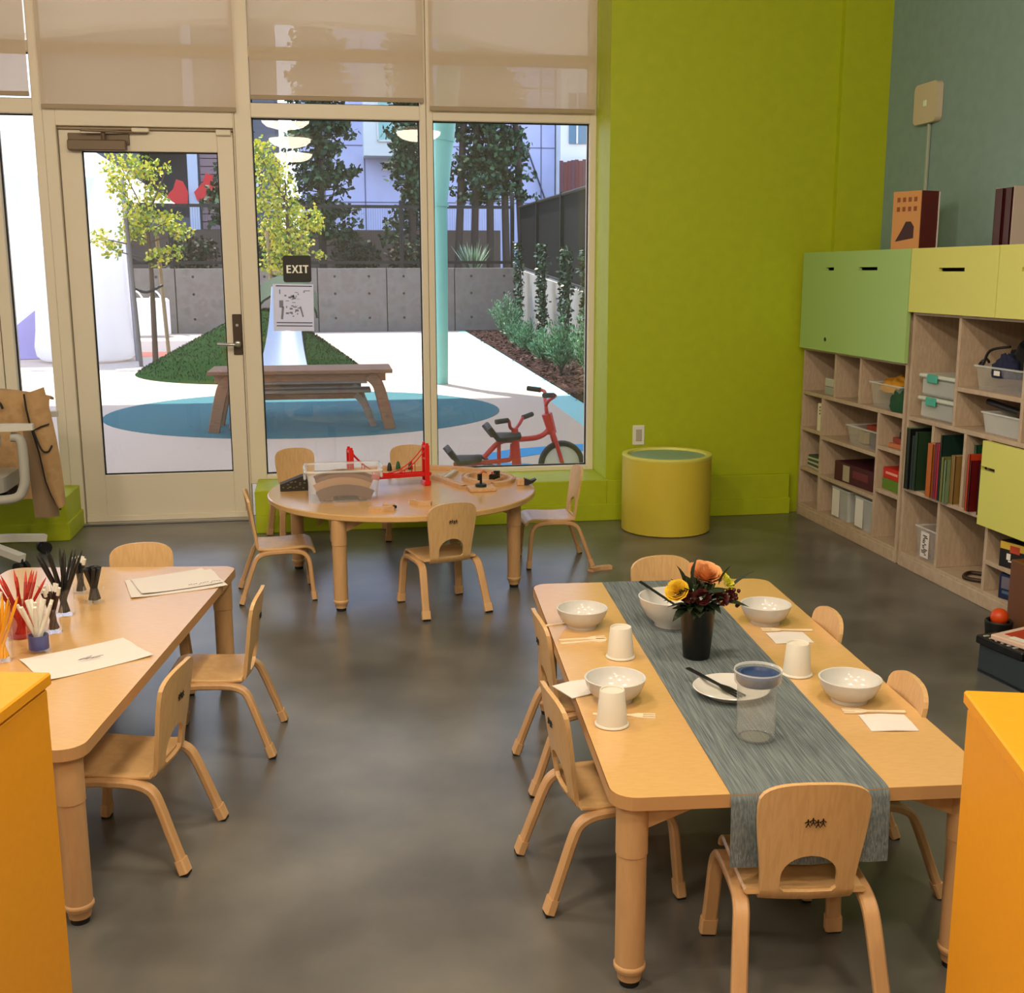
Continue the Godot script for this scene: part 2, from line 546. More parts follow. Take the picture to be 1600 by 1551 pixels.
func build_room() -> void:
	struct("floor", MB.new().box(Vector3(-0.2, -0.06, -0.35), Vector3(7.4, 0.12, 12.7)), M.floor, "polished grey concrete floor with mottled brown stains", "floor")
	struct("ceiling", MB.new().box(Vector3(-0.2, TOP + 0.06, -0.4), Vector3(7.4, 0.12, 13.0)), M.ceiling, "plain white ceiling above the room", "ceiling")
	struct("wall_right", MB.new().box(Vector3(3.23, 1.8, -0.45), Vector3(0.16, 3.84, 12.7)), M.blue_wall, "grey-blue painted wall behind the cubby shelves", "wall")
	struct("wall_left", MB.new().box(Vector3(-3.68, 1.8, -0.45), Vector3(0.16, 3.84, 12.7)), M.white_paint, "white painted wall outside the left edge", "wall")
	struct("wall_back", MB.new().box(Vector3(-0.2, 1.8, 5.83), Vector3(6.7, 3.84, 0.16)), M.white_paint, "white painted wall behind the camera", "wall")
	var wf := struct("wall_front", MB.new().box(Vector3(2.22, 1.8, -6.52), Vector3(1.3, 3.6, 0.46)).box(Vector3(3.01, 1.8, -6.4975), Vector3(0.28, 3.6, 0.505)), M.green, "lime green wall with a shallow pilaster by the shelves", "wall")
	part(wf, "header", MB.new().box(Vector3(-0.95, TOP + 0.05, -6.6), Vector3(5.6, 0.1, 0.3)), M.white_paint)
	# raised green kerb under the windows, with its baseboard
	for s in [["kerb_left", -3.6, -1.38], ["kerb_right", -0.40, 1.57]]:
		struct("trim_1" if s[0] == "kerb_left" else "trim_2", MB.new().box(Vector3((s[1] + s[2]) / 2, 0.1165, -6.495), Vector3(s[2] - s[1], 0.233, 0.49), 0.004), M.green, "lime green ledge under the window, left of the door" if s[0] == "kerb_left" else "lime green ledge under the windows, right of the door", "ledge")
	struct("trim_3", MB.new().box(Vector3(2.12, 0.1165, -6.27), Vector3(1.1, 0.233, 0.04), 0.004), M.green, "lime green dado band low on the wall behind the drum", "trim")
	struct("baseboard_left", MB.new().box(Vector3(-2.49, 0.048, -6.244), Vector3(2.24, 0.096, 0.018), 0.003).box(Vector3(-1.377, 0.048, -6.43), Vector3(0.018, 0.096, 0.38), 0.003), M.green, "lime green baseboard left of the glass door", "baseboard")
	struct("baseboard_right", MB.new().box(Vector3(1.135, 0.048, -6.241), Vector3(3.07, 0.096, 0.018), 0.003), M.green, "lime green baseboard running from the door to the shelves", "baseboard")
	window("window_1", "narrow window left of the glass door", -1.665, -1.475, 0.06, 0.05)
	window("window_2", "tall window with the exit sign, right of the door", -0.35, 0.565, 0.09, 0.035)
	window("window_3", "tall window before the red tricycle, beside the green wall", 0.638, 1.535, 0.036, 0.075)
	window("window_4", "wide window outside the left edge of the picture", -3.3, -1.80, 0.3, 0.07)
	# door with frame
	var d := frame("door_1", "glazed beige metal door leading to the playground", "door")
	part(d, "door_frame", bar(-1.425, -1.362, 0.0, 2.25, ZW - 0.12, ZW + 0.01), M.alu)
	part(d, "door_frame", bar(-0.447, -0.44, 0.0, 2.25, ZW - 0.12, ZW + 0.01), M.alu)
	part(d, "door_frame", bar(-1.362, -0.447, 2.165, 2.25, ZW - 0.12, ZW + 0.01), M.alu)
	part(d, "clerestory_bar", bar(-1.425, -0.44, 2.535, 2.59), M.alu)
	part(d, "head_rail", bar(-1.425, -0.44, TOP - 0.06, TOP), M.alu)
	part(d, "stop", bar(-1.362, -0.447, 2.15, 2.165, ZW - 0.12, ZW - 0.02), M.hem)
	var leaf := part(d, "door_leaf", bar(-1.357, -1.246, 0.012, 2.146, ZW - 0.08, ZW - 0.02), M.alu)
	part(leaf, "stile", bar(-0.537, -0.452, 0.012, 2.146, ZW - 0.08, ZW - 0.02), M.alu)
	part(leaf, "top_rail", bar(-1.246, -0.537, 2.04, 2.146, ZW - 0.08, ZW - 0.02), M.alu)
	part(leaf, "kick_rail", bar(-1.246, -0.537, 0.012, 0.278, ZW - 0.08, ZW - 0.02), M.alu)
	part(leaf, "bottom_seal", bar(-1.357, -0.452, 0.012, 0.045, ZW - 0.02, ZW - 0.01), M.alu)
	pane(d, "pane", -1.246, -0.537, 0.278, 2.04)
	pane(d, "pane", -1.425, -0.44, 2.25, 2.535)
	pane(d, "pane", -1.425, -0.44, 2.59, TOP - 0.06)
	part(d, "threshold", MB.new().box(Vector3(-0.905, 0.006, ZW - 0.03), Vector3(0.93, 0.012, 0.14), 0.003), M.steel)
	var cl := part(d, "door_closer", MB.new().box(Vector3(-1.155, 2.065, ZW + 0.015), Vector3(0.30, 0.056, 0.05), 0.006).box(Vector3(-1.15, 2.10, ZW - 0.012), Vector3(0.315, 0.06, 0.016), 0.003), M.bronze)
	part(cl, "closer_arm", MB.new().box(Vector3(-1.06, 2.135, ZW + 0.04), Vector3(0.34, 0.012, 0.022), 0.003, Basis(Vector3.UP, 0.25)).tube([Vector3(-1.12, 2.09, ZW + 0.02), Vector3(-1.12, 2.14, ZW + 0.03)], 0.012, 8), M.bronze)
	part(cl, "arm_shoe", MB.new().box(Vector3(-0.93, 2.146, ZW + 0.015), Vector3(0.09, 0.022, 0.03), 0.004), M.alu)
	part(d, "top_bracket", MB.new().box(Vector3(-0.50, 2.142, ZW - 0.005), Vector3(0.08, 0.03, 0.03), 0.004), M.alu)
	var lp := part(d, "lock_plate", MB.new().box(Vector3(-0.477, 1.058, ZW - 0.014), Vector3(0.05, 0.225, 0.014), 0.003), M.dark_bronze)
	part(lp, "lever", MB.new().tube(spline([Vector3(-0.477, 1.005, ZW - 0.005), Vector3(-0.478, 1.005, ZW + 0.05), Vector3(-0.51, 1.006, ZW + 0.058), Vector3(-0.585, 1.008, ZW + 0.055)], 5), 0.009, 8).ball(Vector3(-0.477, 1.005, ZW - 0.004), Vector3(0.02, 0.02, 0.008), 12, 6), M.steel)
	part(lp, "keyhole", MB.new().tube([Vector3(-0.477, 1.11, ZW - 0.01), Vector3(-0.477, 1.11, ZW - 0.002)], 0.008, 10), M.steel)
	shade("beige roller shade at the left edge, above the narrow window", -1.72, -1.475, 2.305)
	shade("beige roller shade above the glass door", -1.42, -0.425, 2.245)
	shade("beige roller shade above the exit sign window", -0.345, 0.585, 2.312)
	shade("beige roller shade beside the green wall", 0.618, 1.553, 2.272)
	shade("beige roller shade outside the left edge of the picture", -3.3, -1.80, 2.317)
	# wall outlet
	var o := thing("wall_outlet", "white outlet plate on the green wall above the drum", "outlet", Vector3(1.76, 0.48, -6.288))
	part(o, "cover_plate", MB.new().box(Vector3.ZERO, Vector3(0.07, 0.114, 0.008), 0.003), M.white)
	part(o, "socket", MB.new().box(Vector3(0, 0, 0.005), Vector3(0.034, 0.068, 0.006), 0.002), mat(Color(0.70, 0.67, 0.62), 0.5))
	# access point on the blue wall
	var a := thing("wireless_access_point", "square beige wireless unit high on the blue wall", "access point", Vector3(3.148, 2.25, -5.775))
	part(a, "housing", MB.new().prism(rounded(0.23, 0.20, 0.03), 0.035, Transform3D(Basis(Vector3(0, 0, 1), Vector3(0, 1, 0), Vector3(-1, 0, 0)), Vector3.ZERO)), mat(Color(0.78, 0.73, 0.63), 0.4))
	part(a, "status_light", MB.new().box(Vector3(-0.036, 0, 0.0), Vector3(0.003, 0.03, 0.03), 0.001), mat(Color(0.85, 0.95, 0.85), 0.3))
	part(a, "conduit", MB.new().box(Vector3(-0.008, -0.425, 0.01), Vector3(0.016, 0.65, 0.018), 0.003), mat(Color(0.62, 0.66, 0.60), 0.5))
	# exit sign and plan on the window
	var e := thing("exit_sign", "black square EXIT sign stuck to the window", "sign", Vector3(-0.135, 1.418, ZW - 0.05))
	part(e, "plaque", MB.new().prism(rounded(0.156, 0.148, 0.014), 0.004), M.black)
	var tm := TextMesh.new()
	var fnt := SystemFont.new()
	fnt.font_names = PackedStringArray(["Droid Sans"])
	fnt.font_weight = 600
	tm.font = fnt
	tm.text = "EXIT"
	tm.font_size = 32
	tm.pixel_size = 0.0019
	tm.depth = 0.002
	part(e, "lettering", tm, mat(Color(0.97, 0.97, 0.95), 0.5), Vector3(0, -0.002, 0.005))
	var p := thing("evacuation_plan", "white floor plan sheet taped to the window under EXIT", "notice", Vector3(-0.163, 1.203, ZW - 0.05), 0.0)
	p.rotation.z = deg_to_rad(-1.0)
	var sheet_m := mat(Color(0.92, 0.93, 0.97), 0.6)
	part(p, "sheet", MB.new().box(Vector3.ZERO, Vector3(0.225, 0.262, 0.002)), sheet_m)
	sheet_m.backlight_enabled = true
	sheet_m.backlight = Color(0.9, 0.9, 0.95)
	var bars := MB.new()
	for y in [0.120, -0.084, -0.102]:
		bars.box(Vector3(0.004, y, 0.0015), Vector3(0.20, 0.005, 0.001))
	part(p, "printed_lines", bars, M.ink)
	var pl := MB.new()
	rng.seed = 5
	pl.box(Vector3(-0.068, 0.02, 0.0015), Vector3(0.022, 0.04, 0.001)).box(Vector3(-0.062, -0.03, 0.0015), Vector3(0.012, 0.07, 0.001), 0, Basis(Vector3.BACK, -0.1)).box(Vector3(0.045, -0.022, 0.0015), Vector3(0.008, 0.06, 0.001), 0, Basis(Vector3.BACK, 0.25)).box(Vector3(-0.075, 0.088, 0.0015), Vector3(0.006, 0.025, 0.001))
	for k in 26:
		pl.box(Vector3(rng.randf_range(-0.05, 0.04), rng.randf_range(-0.06, 0.09), 0.0015), Vector3(rng.randf_range(0.003, 0.02), rng.randf_range(0.001, 0.012), 0.001))
	pl.box(Vector3(0.075, 0.095, 0.0015), Vector3(0.035, 0.004, 0.001)).box(Vector3(0.06, 0.088, 0.0015), Vector3(0.01, 0.006, 0.001))
	part(p, "printed_plan", pl, mat(Color(0.52, 0.54, 0.62), 0.9))
	# pendant lamps out of the frame, mirrored in the window
	var disc := MB.new().lathe([Vector2(0, -0.095), Vector2(0.10, -0.088), Vector2(0.18, -0.066), Vector2(0.225, -0.03), Vector2(0.235, 0.0), Vector2(0, 0.0)], 40)
	var body := MB.new().lathe([Vector2(0, 0.002), Vector2(0.245, 0.002), Vector2(0.25, 0.006), Vector2(0.25, 0.035), Vector2(0.06, 0.05), Vector2(0, 0.08)], 40)
	var lm := mat(Color(1, 0.95, 0.85))
	lm.emission_enabled = true
	lm.emission = Color(1.0, 0.94, 0.84)
	lm.emission_energy_multiplier = LAMP_GLOW
	var lamps := [[-0.3, -3.2], [-0.3, -1.5], [-0.3, 0.2], [-0.3, 1.9], [1.07, -2.3], [1.07, -0.64], [-2.1, -2.4], [-2.1, -0.7]]
	var where := ["nearest the glass door", "over the middle of the room", "over the camera", "behind the camera", "over the dining table", "right of the camera", "over the left table", "left of the camera"]
	for k in lamps.size():
		var t := thing("pendant_lamp", "round white pendant lamp hanging " + where[k], "lamp", Vector3(lamps[k][0], 2.86, lamps[k][1]), 0, "round pendant lamps")
		part(t, "diffuser", disc, lm)
		part(t, "drum_shell", body, M.white_paint)
		part(t, "cord", MB.new().tube([Vector3(0, 0.08, 0), Vector3(0, TOP - 2.86, 0)], 0.004, 6), M.white_paint)
		var al := OmniLight3D.new()
		al.name = "lamp_light"
		al.light_color = Color(1.0, 0.91, 0.78)
		al.light_energy = LAMP_ENERGY
		al.light_size = 0.04
		al.shadow_enabled = true
		al.omni_range = 14.0
		al.omni_attenuation = 2.0
		al.position = Vector3(0, -0.046, 0)
		t.add_child(al)

# ---------------------------------------------------------------- the playground outside
func leaf_mat(back: Color, rough := 0.6) -> StandardMaterial3D:
	var m := mat(Color.WHITE, rough, 0.0, 0.3)
	m.vertex_color_use_as_albedo = true
	m.backlight_enabled = true
	m.backlight = back
	return m

func blob_leaves(b: MB, at: Vector3, r: Vector3, count: int, size: float, cols: Array, droop := 0.0) -> void:
	for k in count:
		var d := rv().normalized() * pow(rng.randf(), 0.45)
		var dir := (rv() + Vector3(0, -droop, 0)).normalized()
		var side := dir.cross(rv()).normalized()
		b.col = cols[rng.randi() % cols.size()]
		b.leaf(at + d * r, dir, side, size * rng.randf_range(0.6, 1.2), size * rng.randf_range(0.5, 0.9))

func lin(r: float, g: float, b: float) -> Color:
	return Color(r, g, b).srgb_to_linear()

func ginkgo(label: String, base: Vector3, blobs: Array, top: float, density: int) -> void:
	var t := thing("ginkgo_tree", label, "tree", base, 0, "young staked trees in the playground")
	var bark := mat(Color(0.33, 0.27, 0.21), 0.9)
	var trunk := MB.new().tube([Vector3(0, 0, 0), Vector3(0.02, top * 0.5, 0), Vector3(0, top * 0.92, 0)], [0.045, 0.035, 0.012], 8)
	var f := MB.new()
	var cols := [lin(0.78, 0.76, 0.26), lin(0.66, 0.70, 0.28), lin(0.50, 0.60, 0.28), lin(0.86, 0.82, 0.42), lin(0.72, 0.73, 0.24), lin(0.40, 0.52, 0.25)]
	for b in blobs:
		var p := Vector3(b[0], b[1], b[3])
		blob_leaves(f, p, Vector3(b[2], b[2] * 0.85, b[2]), int(density * b[2] * b[2] * 13), 0.075, cols)
		trunk.tube([Vector3(0.01, minf(p.y - 0.15, top * 0.8), 0), p], [0.016, 0.006], 5)
	part(t, "trunk", trunk, bark)
	tag(part(t, "foliage", f, leaf_mat(Color(0.60, 0.58, 0.26))), "", "", "", "stuff")

func evergreen(called: String, label: String, at: Vector3, h0: float, h1: float, r: float, count: int, trunks := 1) -> void:
	var t := thing(called, label, "tree", at, 0, "dark evergreens beyond the fence")
	var bark := mat(Color(0.22, 0.18, 0.16), 0.9)
	for k in trunks:
		var dx := (k - (trunks - 1) / 2.0) * 0.45
		part(t, "trunk", MB.new().tube([Vector3(dx, 0, 0), Vector3(dx * 0.8, h1 * 0.6, 0.05), Vector3(dx * 0.3, h1 * 0.95, 0)], [0.11, 0.09, 0.03], 7), bark)
	var f := MB.new()
	var cols := [lin(0.14, 0.24, 0.17), lin(0.19, 0.30, 0.19), lin(0.10, 0.17, 0.13), lin(0.26, 0.38, 0.26), lin(0.16, 0.22, 0.14)]
	for k in count / 26:
		var y := lerpf(h0, h1, pow(rng.randf(), 0.85))
		var u := (y - h0) / (h1 - h0)
		var reach := r * (1.55 - 0.75 * u) * rng.randf_range(0.35, 1.0)
		var a := rng.randf() * TAU
		var q := Vector3(cos(a), 0, sin(a)) * reach
		f.tube([Vector3(0, y - 0.15, 0), Vector3(q.x, y - 0.05, q.z)], [0.02, 0.008], 4, false)
		blob_leaves(f, Vector3(q.x, y, q.z), Vector3(0.30, 0.16, 0.30), 26, 0.17, cols, 0.25)
		blob_leaves(f, Vector3(q.x * 0.5, y + 0.05, q.z * 0.5), Vector3(0.22, 0.18, 0.22), 10, 0.17, cols, 0.25)
	tag(part(t, "foliage", f, leaf_mat(Color(0.1, 0.16, 0.06))), "", "", "", "stuff")

func build_outdoors() -> void:
	rng.seed = 101
	var tan := textured(noise_tex([Color(0.70, 0.62, 0.57), Color(0.80, 0.74, 0.69), Color(0.74, 0.66, 0.60), Color(0.84, 0.79, 0.75)], 0.12, 31, 512, 3), Vector3(1.2, 1.2, 1.2), 0.9, true, 0.2)
	var blue := textured(noise_tex([Color(0.22, 0.39, 0.43), Color(0.27, 0.46, 0.50)], 0.12, 32, 256, 3), Vector3(1.2, 1.2, 1.2), 0.9, true, 0.2)
	var conc := textured(noise_tex([Color(0.38, 0.365, 0.34), Color(0.445, 0.43, 0.405), Color(0.415, 0.39, 0.36), Color(0.51, 0.495, 0.47)], 0.01, 33, 512, 5), Vector3(0.4, 0.4, 0.4), 0.85, true)
	var g := struct("ground", MB.new().box(Vector3(0, -0.1, -37.73), Vector3(80, 0.2, 62)), tan, "pale tan rubber playground surface", "ground")
	part(g, "blue_circle", slab(arc2(-0.2, 11.87, 1.98, 0, 360, 64), 0.0, 0.004), blue)
	part(g, "blue_stroke", slab(PackedVector2Array([Vector2(1.2, 8.3), Vector2(1.45, 8.55), Vector2(1.75, 8.75), Vector2(2.6, 8.85), Vector2(2.6, 9.2), Vector2(1.9, 9.1), Vector2(1.45, 8.95), Vector2(1.1, 8.65)]), 0.0, 0.004), mat(Color(0.10, 0.55, 0.80), 0.9))
	part(g, "blue_stroke", slab(PackedVector2Array([Vector2(1.3, 7.9), Vector2(1.6, 7.75), Vector2(1.75, 7.9), Vector2(1.45, 8.25), Vector2(1.2, 8.35)]), 0.0, 0.004), mat(Color(0.10, 0.55, 0.80), 0.9))
	part(g, "teal_border", slab(PackedVector2Array([Vector2(2.30, 9.4), Vector2(2.66, 9.8), Vector2(3.33, 26.4), Vector2(3.38, 27.6), Vector2(3.18, 27.6), Vector2(3.12, 26.2), Vector2(2.35, 10.5)]), 0.0, 0.004), mat(Color(0.56, 0.80, 0.82), 0.9))
	part(g, "coral_band", slab(PackedVector2Array([Vector2(-3.3, 20.2), Vector2(-1.6, 20.2), Vector2(-1.6, 21.4), Vector2(-3.3, 21.4)]), 0.0, 0.004), mat(Color(0.86, 0.50, 0.40), 0.9))

	# concrete wall at the back: cast panels with recessed joints and tie holes
	var bw := frame("wall_garden_back", "grey cast concrete garden wall across the back of the playground", "wall")
	part(bw, "core", MB.new().box(Vector3(-2.0, 0.74, -27.90), Vector3(16, 1.48, 0.24)), M.black)
	for k in 9:
		var x0 := -8.2 + k * 1.62
		if x0 > 4.4: continue
		var pb := MB.new().box(Vector3(x0 + 0.81, 0.745, -27.87), Vector3(1.60, 1.49, 0.30), 0.008)
		var pn := part(bw, "panel", pb, conc)
		var hb := MB.new()
		for hx in [0.4, 1.2]:
			for hy in [0.33, 0.90, 1.30]:
				hb.lathe([Vector2(0.0, 0), Vector2(0.032, 0.0), Vector2(0.0, 0.002)], 8, Transform3D(Basis(Vector3(1, 0, 0), Vector3(0, 0, 1), Vector3(0, -1, 0)), Vector3(x0 + hx, hy, -27.72)))
		part(pn, "tie_holes", hb, M.black)
	var dark := mat(Color(0.035, 0.04, 0.05), 0.5, 0.3)
	var bf := thing("back_fence", "black rail fence on top of the back concrete wall", "fence", Vector3(0, 1.49, -27.85))
	for y in [0.13, 1.42]:
		part(bf, "rail", MB.new().box(Vector3(-2.2, y, 0), Vector3(13.6, 0.07, 0.06)), dark)
	for x in [-8.6, -6.0, -3.4, -0.7, 1.9, 4.56]:
		part(bf, "post", MB.new().box(Vector3(x, 0.78, 0), Vector3(0.09, 1.56 if x < 4 else 1.95, 0.09), 0.005), dark)
	var wires := MB.new()
	var wx := -8.6
	while wx < 4.5:
		wires.box(Vector3(wx, 0.77, 0), Vector3(0.004, 1.3, 0.004)); wx += 0.055
	tag(part(bf, "wire_mesh", wires, dark), "", "", "", "stuff")

	# right-hand retaining wall, raked, with its screened fence
	var rw := frame("wall_garden_right", "pale concrete wall behind the planting bed", "wall")
	var near := Vector3(3.60, 0, -7.6)
	var far := Vector3(4.62, 0, -27.7)
	for k in 5:
		var a := near.lerp(far, k / 5.0)
		var b := near.lerp(far, (k + 0.985) / 5.0)
		var ha := lerpf(0.62, 1.47, k / 5.0)
		var hb2 := lerpf(0.62, 1.47, (k + 0.985) / 5.0)
		var m := MB.new()
		var w := Vector3(0.2, 0, 0)
		var ta := Vector3(0, ha, 0)
		var tb := Vector3(0, hb2, 0)
		m.quad(b, a, a + ta, b + tb); m.quad(a + w, b + w, b + w + tb, a + w + ta); m.quad(a + ta, a + w + ta, b + w + tb, b + tb)
		m.quad(a, a + w, a + w + ta, a + ta); m.quad(b + w, b, b + tb, b + w + tb)
		part(rw, "panel", m, textured(M_conc_light(), Vector3(0.5, 0.5, 0.5), 0.85, true) if k == 0 else rw.get_child(0).material_override)
	var rf := thing("side_fence", "dark screened fence standing on the right-hand garden wall", "fence", Vector3(0.1, 0, 0))
	var screen := mat(Color(0.055, 0.062, 0.085, 0.95), 0.8, 0.0, 0.2)
	screen.transparency = BaseMaterial3D.TRANSPARENCY_ALPHA
	for k in 6:
		var u0 := k / 6.0
		var u1 := (k + 1) / 6.0
		var a := near.lerp(far, u0)
		var b := near.lerp(far, u1)
		var lo := [lerpf(0.66, 1.52, u0), lerpf(0.66, 1.52, u1)]
		var hi := [lerpf(2.52, 2.90, u0), lerpf(2.52, 2.90, u1)]
		var m := MB.new()
		m.quad(b + Vector3(0, lo[1], 0), a + Vector3(0, lo[0], 0), a + Vector3(0, hi[0], 0), b + Vector3(0, hi[1], 0))
		var e := Vector3(0.012, 0, 0)
		m.quad(a + e + Vector3(0, lo[0], 0), b + e + Vector3(0, lo[1], 0), b + e + Vector3(0, hi[1], 0), a + e + Vector3(0, hi[0], 0))
		part(rf, "screen", m, screen)
		part(rf, "post", MB.new().box(a + Vector3(-0.03, (lo[0] + hi[0]) / 2, 0), Vector3(0.06, hi[0] - lo[0] + 0.08, 0.07)), dark)
		part(rf, "top_rail", MB.new().tube([a + Vector3(-0.02, hi[0], 0), b + Vector3(-0.02, hi[1], 0)], 0.03, 6), dark)
		part(rf, "bottom_rail", MB.new().tube([a + Vector3(-0.02, lo[0], 0), b + Vector3(-0.02, lo[1], 0)], 0.025, 6), dark)

	# planting bed with mulch
	var soil := textured(noise_tex([Color(0.11, 0.08, 0.08), Color(0.22, 0.16, 0.155), Color(0.15, 0.11, 0.105)], 0.2, 35, 256, 3), Vector3(2, 2, 2), 0.95, true, 0.1)
	var bed := struct("planting_bed", slab(PackedVector2Array([Vector2(2.68, 10.4), Vector2(3.56, 7.6), Vector2(4.6, 27.6), Vector2(3.36, 27.6)]), 0.0, 0.02), soil, "brown bark mulch bed along the right garden wall", "bed")
	var chips := MB.new()
	for k in 5200:
		var z := -lerpf(9.0, 27.0, pow(rng.randf(), 1.5))
		var xa := 2.68 + (-z - 10.4) * 0.0395
		var xb := 3.56 + (-z - 7.6) * 0.052
		if z > -10.4: xa = 2.68 + (z + 10.4) * 0.31
		var p := Vector3(lerpf(xa, xb, rng.randf()), 0.022 + rng.randf() * 0.02, z)
		var d := (rv() * Vector3(1, 0.35, 1)).normalized()
		var c0 := rng.randf_range(0.6, 1.5)
		chips.col = lin(0.25 * c0, 0.19 * c0, 0.19 * c0)
		chips.leaf(p, d, d.cross(Vector3.UP + rv() * 0.6).normalized(), rng.randf_range(0.05, 0.12), rng.randf_range(0.02, 0.045))
	var cm := mat(Color.WHITE, 0.95, 0.0, 0.1)
	cm.vertex_color_use_as_albedo = true
	tag(part(bed, "bark_chips", chips, cm), "", "", "", "stuff")
	# shrubs and vines
	var sc := [lin(0.36, 0.55, 0.42), lin(0.30, 0.48, 0.36), lin(0.46, 0.64, 0.50), lin(0.24, 0.40, 0.27), lin(0.52, 0.66, 0.53)]
	var shr := [[3.80, -24.0, 0.40, 1.1, "large grey-green shrub in the far corner of the bed"], [3.64, -21.6, 0.28, 0.55, "small grey-green shrub second from the back of the bed"], [3.50, -19.6, 0.30, 0.6, "low grey-green shrub in the middle of the bed"], [3.38, -17.6, 0.28, 0.55, "low grey-green shrub before the vine columns"], [3.24, -15.6, 0.34, 0.85, "bushy grey-green shrub with a dark leaning stem"], [3.30, -13.9, 0.40, 1.15, "tallest grey-green shrub at the right window edge"], [3.0, -11.6, 0.2, 0.4, "small dark shrub nearest the window in the bed"]]
	for s in shr:
		var t := thing("bed_shrub", s[4], "shrub", Vector3(s[0], 0.02, s[1]), 0, "shrubs in the mulch bed")
		var f := MB.new()
		var stems := MB.new()
		for k in int(70 * s[2] / 0.3):
			var a := rng.randf() * TAU
			var lean: float = pow(rng.randf(), 0.6) * s[2]
			var hgt: float = s[3] * rng.randf_range(0.55, 1.0) * (1.0 - 0.35 * lean / s[2])
			var tip := Vector3(cos(a) * lean, hgt, sin(a) * lean)
			if k % 6 == 0:
				stems.tube([Vector3.ZERO, tip * 0.5 + Vector3(0, 0.05, 0), tip], [0.01, 0.007, 0.003], 4)
			for j in 22:
				var u := rng.randf_range(0.25, 1.0)
				f.col = sc[rng.randi() % sc.size()]
				var dir := (tip.normalized() + rv() * 0.8).normalized()
				f.leaf(tip * u + rv() * 0.03, dir, dir.cross(rv()).normalized(), 0.07, 0.02)
		part(t, "stems", stems, mat(Color(0.25, 0.24, 0.18), 0.9))
		tag(part(t, "foliage", f, leaf_mat(Color(0.2, 0.3, 0.2))), "", "", "", "stuff")
	var vc := [lin(0.10, 0.16, 0.12), lin(0.14, 0.22, 0.15), lin(0.20, 0.30, 0.20), lin(0.45, 0.52, 0.47)]
	var vn := [[-25.2, 2.0, "in the far corner"], [-21.4, 1.9, "second from the corner"], [-18.6, 1.75, "third from the corner"], [-16.6, 1.7, "at the right window edge"]]
	for s in vn:
		var u: float = (-s[0] - 7.6) / 20.1
		var p := near.lerp(far, u)
		var t := thing("climbing_vine", "dark climbing vine column on the garden wall " + s[2], "vine", Vector3(p.x - 0.20, 0.02, s[0]), 0, "vines on the right garden wall")
		var f := MB.new()
		part(t, "stem", MB.new().tube([Vector3.ZERO, Vector3(0.02, s[1] * 0.6, 0.02), Vector3(0.0, s[1], 0)], [0.02, 0.015, 0.006], 5), mat(Color(0.2, 0.16, 0.12), 0.9))
		for k in 750:
			f.col = vc[mini(rng.randi() % 5, 3)] if rng.randf() < 0.3 else vc[rng.randi() % 3]
			var dir := (rv() + Vector3(-0.4, -0.3, 0)).normalized()
			f.leaf(Vector3(rng.randf_range(-0.09, 0.05), rng.randf() * s[1], rng.randfn() * 0.14), dir, dir.cross(rv()).normalized(), 0.085, 0.06)
		tag(part(t, "foliage", f, leaf_mat(Color(0.08, 0.12, 0.06), 0.35)), "", "", "", "stuff")

	# bank and low wall behind the fence
	struct("bank", MB.new().box(Vector3(-2, 0.6, -33.0), Vector3(30, 1.5, 9.8)), soil, "dark planted bank behind the back fence", "bank")
	struct("wall_bank", MB.new().box(Vector3(-0.5, 1.9, -36.0), Vector3(12, 1.5, 0.3)), mat(Color(0.36, 0.31, 0.27), 0.9), "brown low wall at the top of the bank", "wall")
	for s in [[-1.3, -30.5, 0.8], [0.9, -30.6, 0.7], [2.3, -30.2, 0.65], [-3.2, -30.4, 0.75]]:
		var t := thing("bank_shrub", ["dark shrub behind the fence left of the exit sign", "dark brownish shrub behind the fence above the table", "dark green shrub behind the fence beside the teal pole", "dark shrub behind the fence beside the staked tree"][[-1.3, 0.9, 2.3, -3.2].find(s[0])], "shrub", Vector3(s[0], 1.35, s[1]), 0, "shrubs on the bank")
		var f := MB.new()
		blob_leaves(f, Vector3(0, s[2] * 0.6, 0), Vector3(s[2], s[2] * 0.75, s[2]), 900, 0.13, [lin(0.13, 0.2, 0.15), lin(0.18, 0.22, 0.15), lin(0.22, 0.17, 0.14)])
		tag(part(t, "foliage", f, leaf_mat(Color(0.05, 0.08, 0.04))), "", "", "", "stuff")
	var sp := thing("strap_leaf_plant", "pale strap-leaved plant behind the fence in the corner", "plant", Vector3(3.75, 1.35, -29.0))
	var sl := MB.new()
	for k in 90:
		var a := rng.randf() * TAU
		var d := Vector3(cos(a) * 0.6, rng.randf_range(0.6, 1.4), sin(a) * 0.6).normalized()
		var p0 := Vector3(cos(a) * 0.05, 0, sin(a) * 0.05)
		sl.col = [lin(0.55, 0.66, 0.55), lin(0.35, 0.48, 0.38), lin(0.72, 0.78, 0.68)][k % 3]
		sl.leaf(p0, d, d.cross(Vector3.UP).normalized(), rng.randf_range(0.5, 0.95), 0.05)
	tag(part(sp, "leaves", sl, leaf_mat(Color(0.25, 0.3, 0.2))), "", "", "", "stuff")
	evergreen("evergreen_tree", "dark evergreen behind the exit sign window, leftmost there", Vector3(0.05, 1.3, -31.5), 0.9, 6.3, 0.72, 4600)
	evergreen("evergreen_tree", "dark evergreen just left of the teal pole", Vector3(2.45, 1.3, -31.5), 0.9, 6.3, 0.50, 3600)
	evergreen("evergreen_tree", "bushy dark evergreen with several bare trunks right of the pole", Vector3(4.55, 1.3, -31.5), 2.0, 6.3, 0.80, 5200, 5)
	evergreen("evergreen_tree", "dark evergreen seen through the door beside the staked tree", Vector3(-2.2, 1.3, -32.0), 1.4, 4.4, 0.5, 2000)

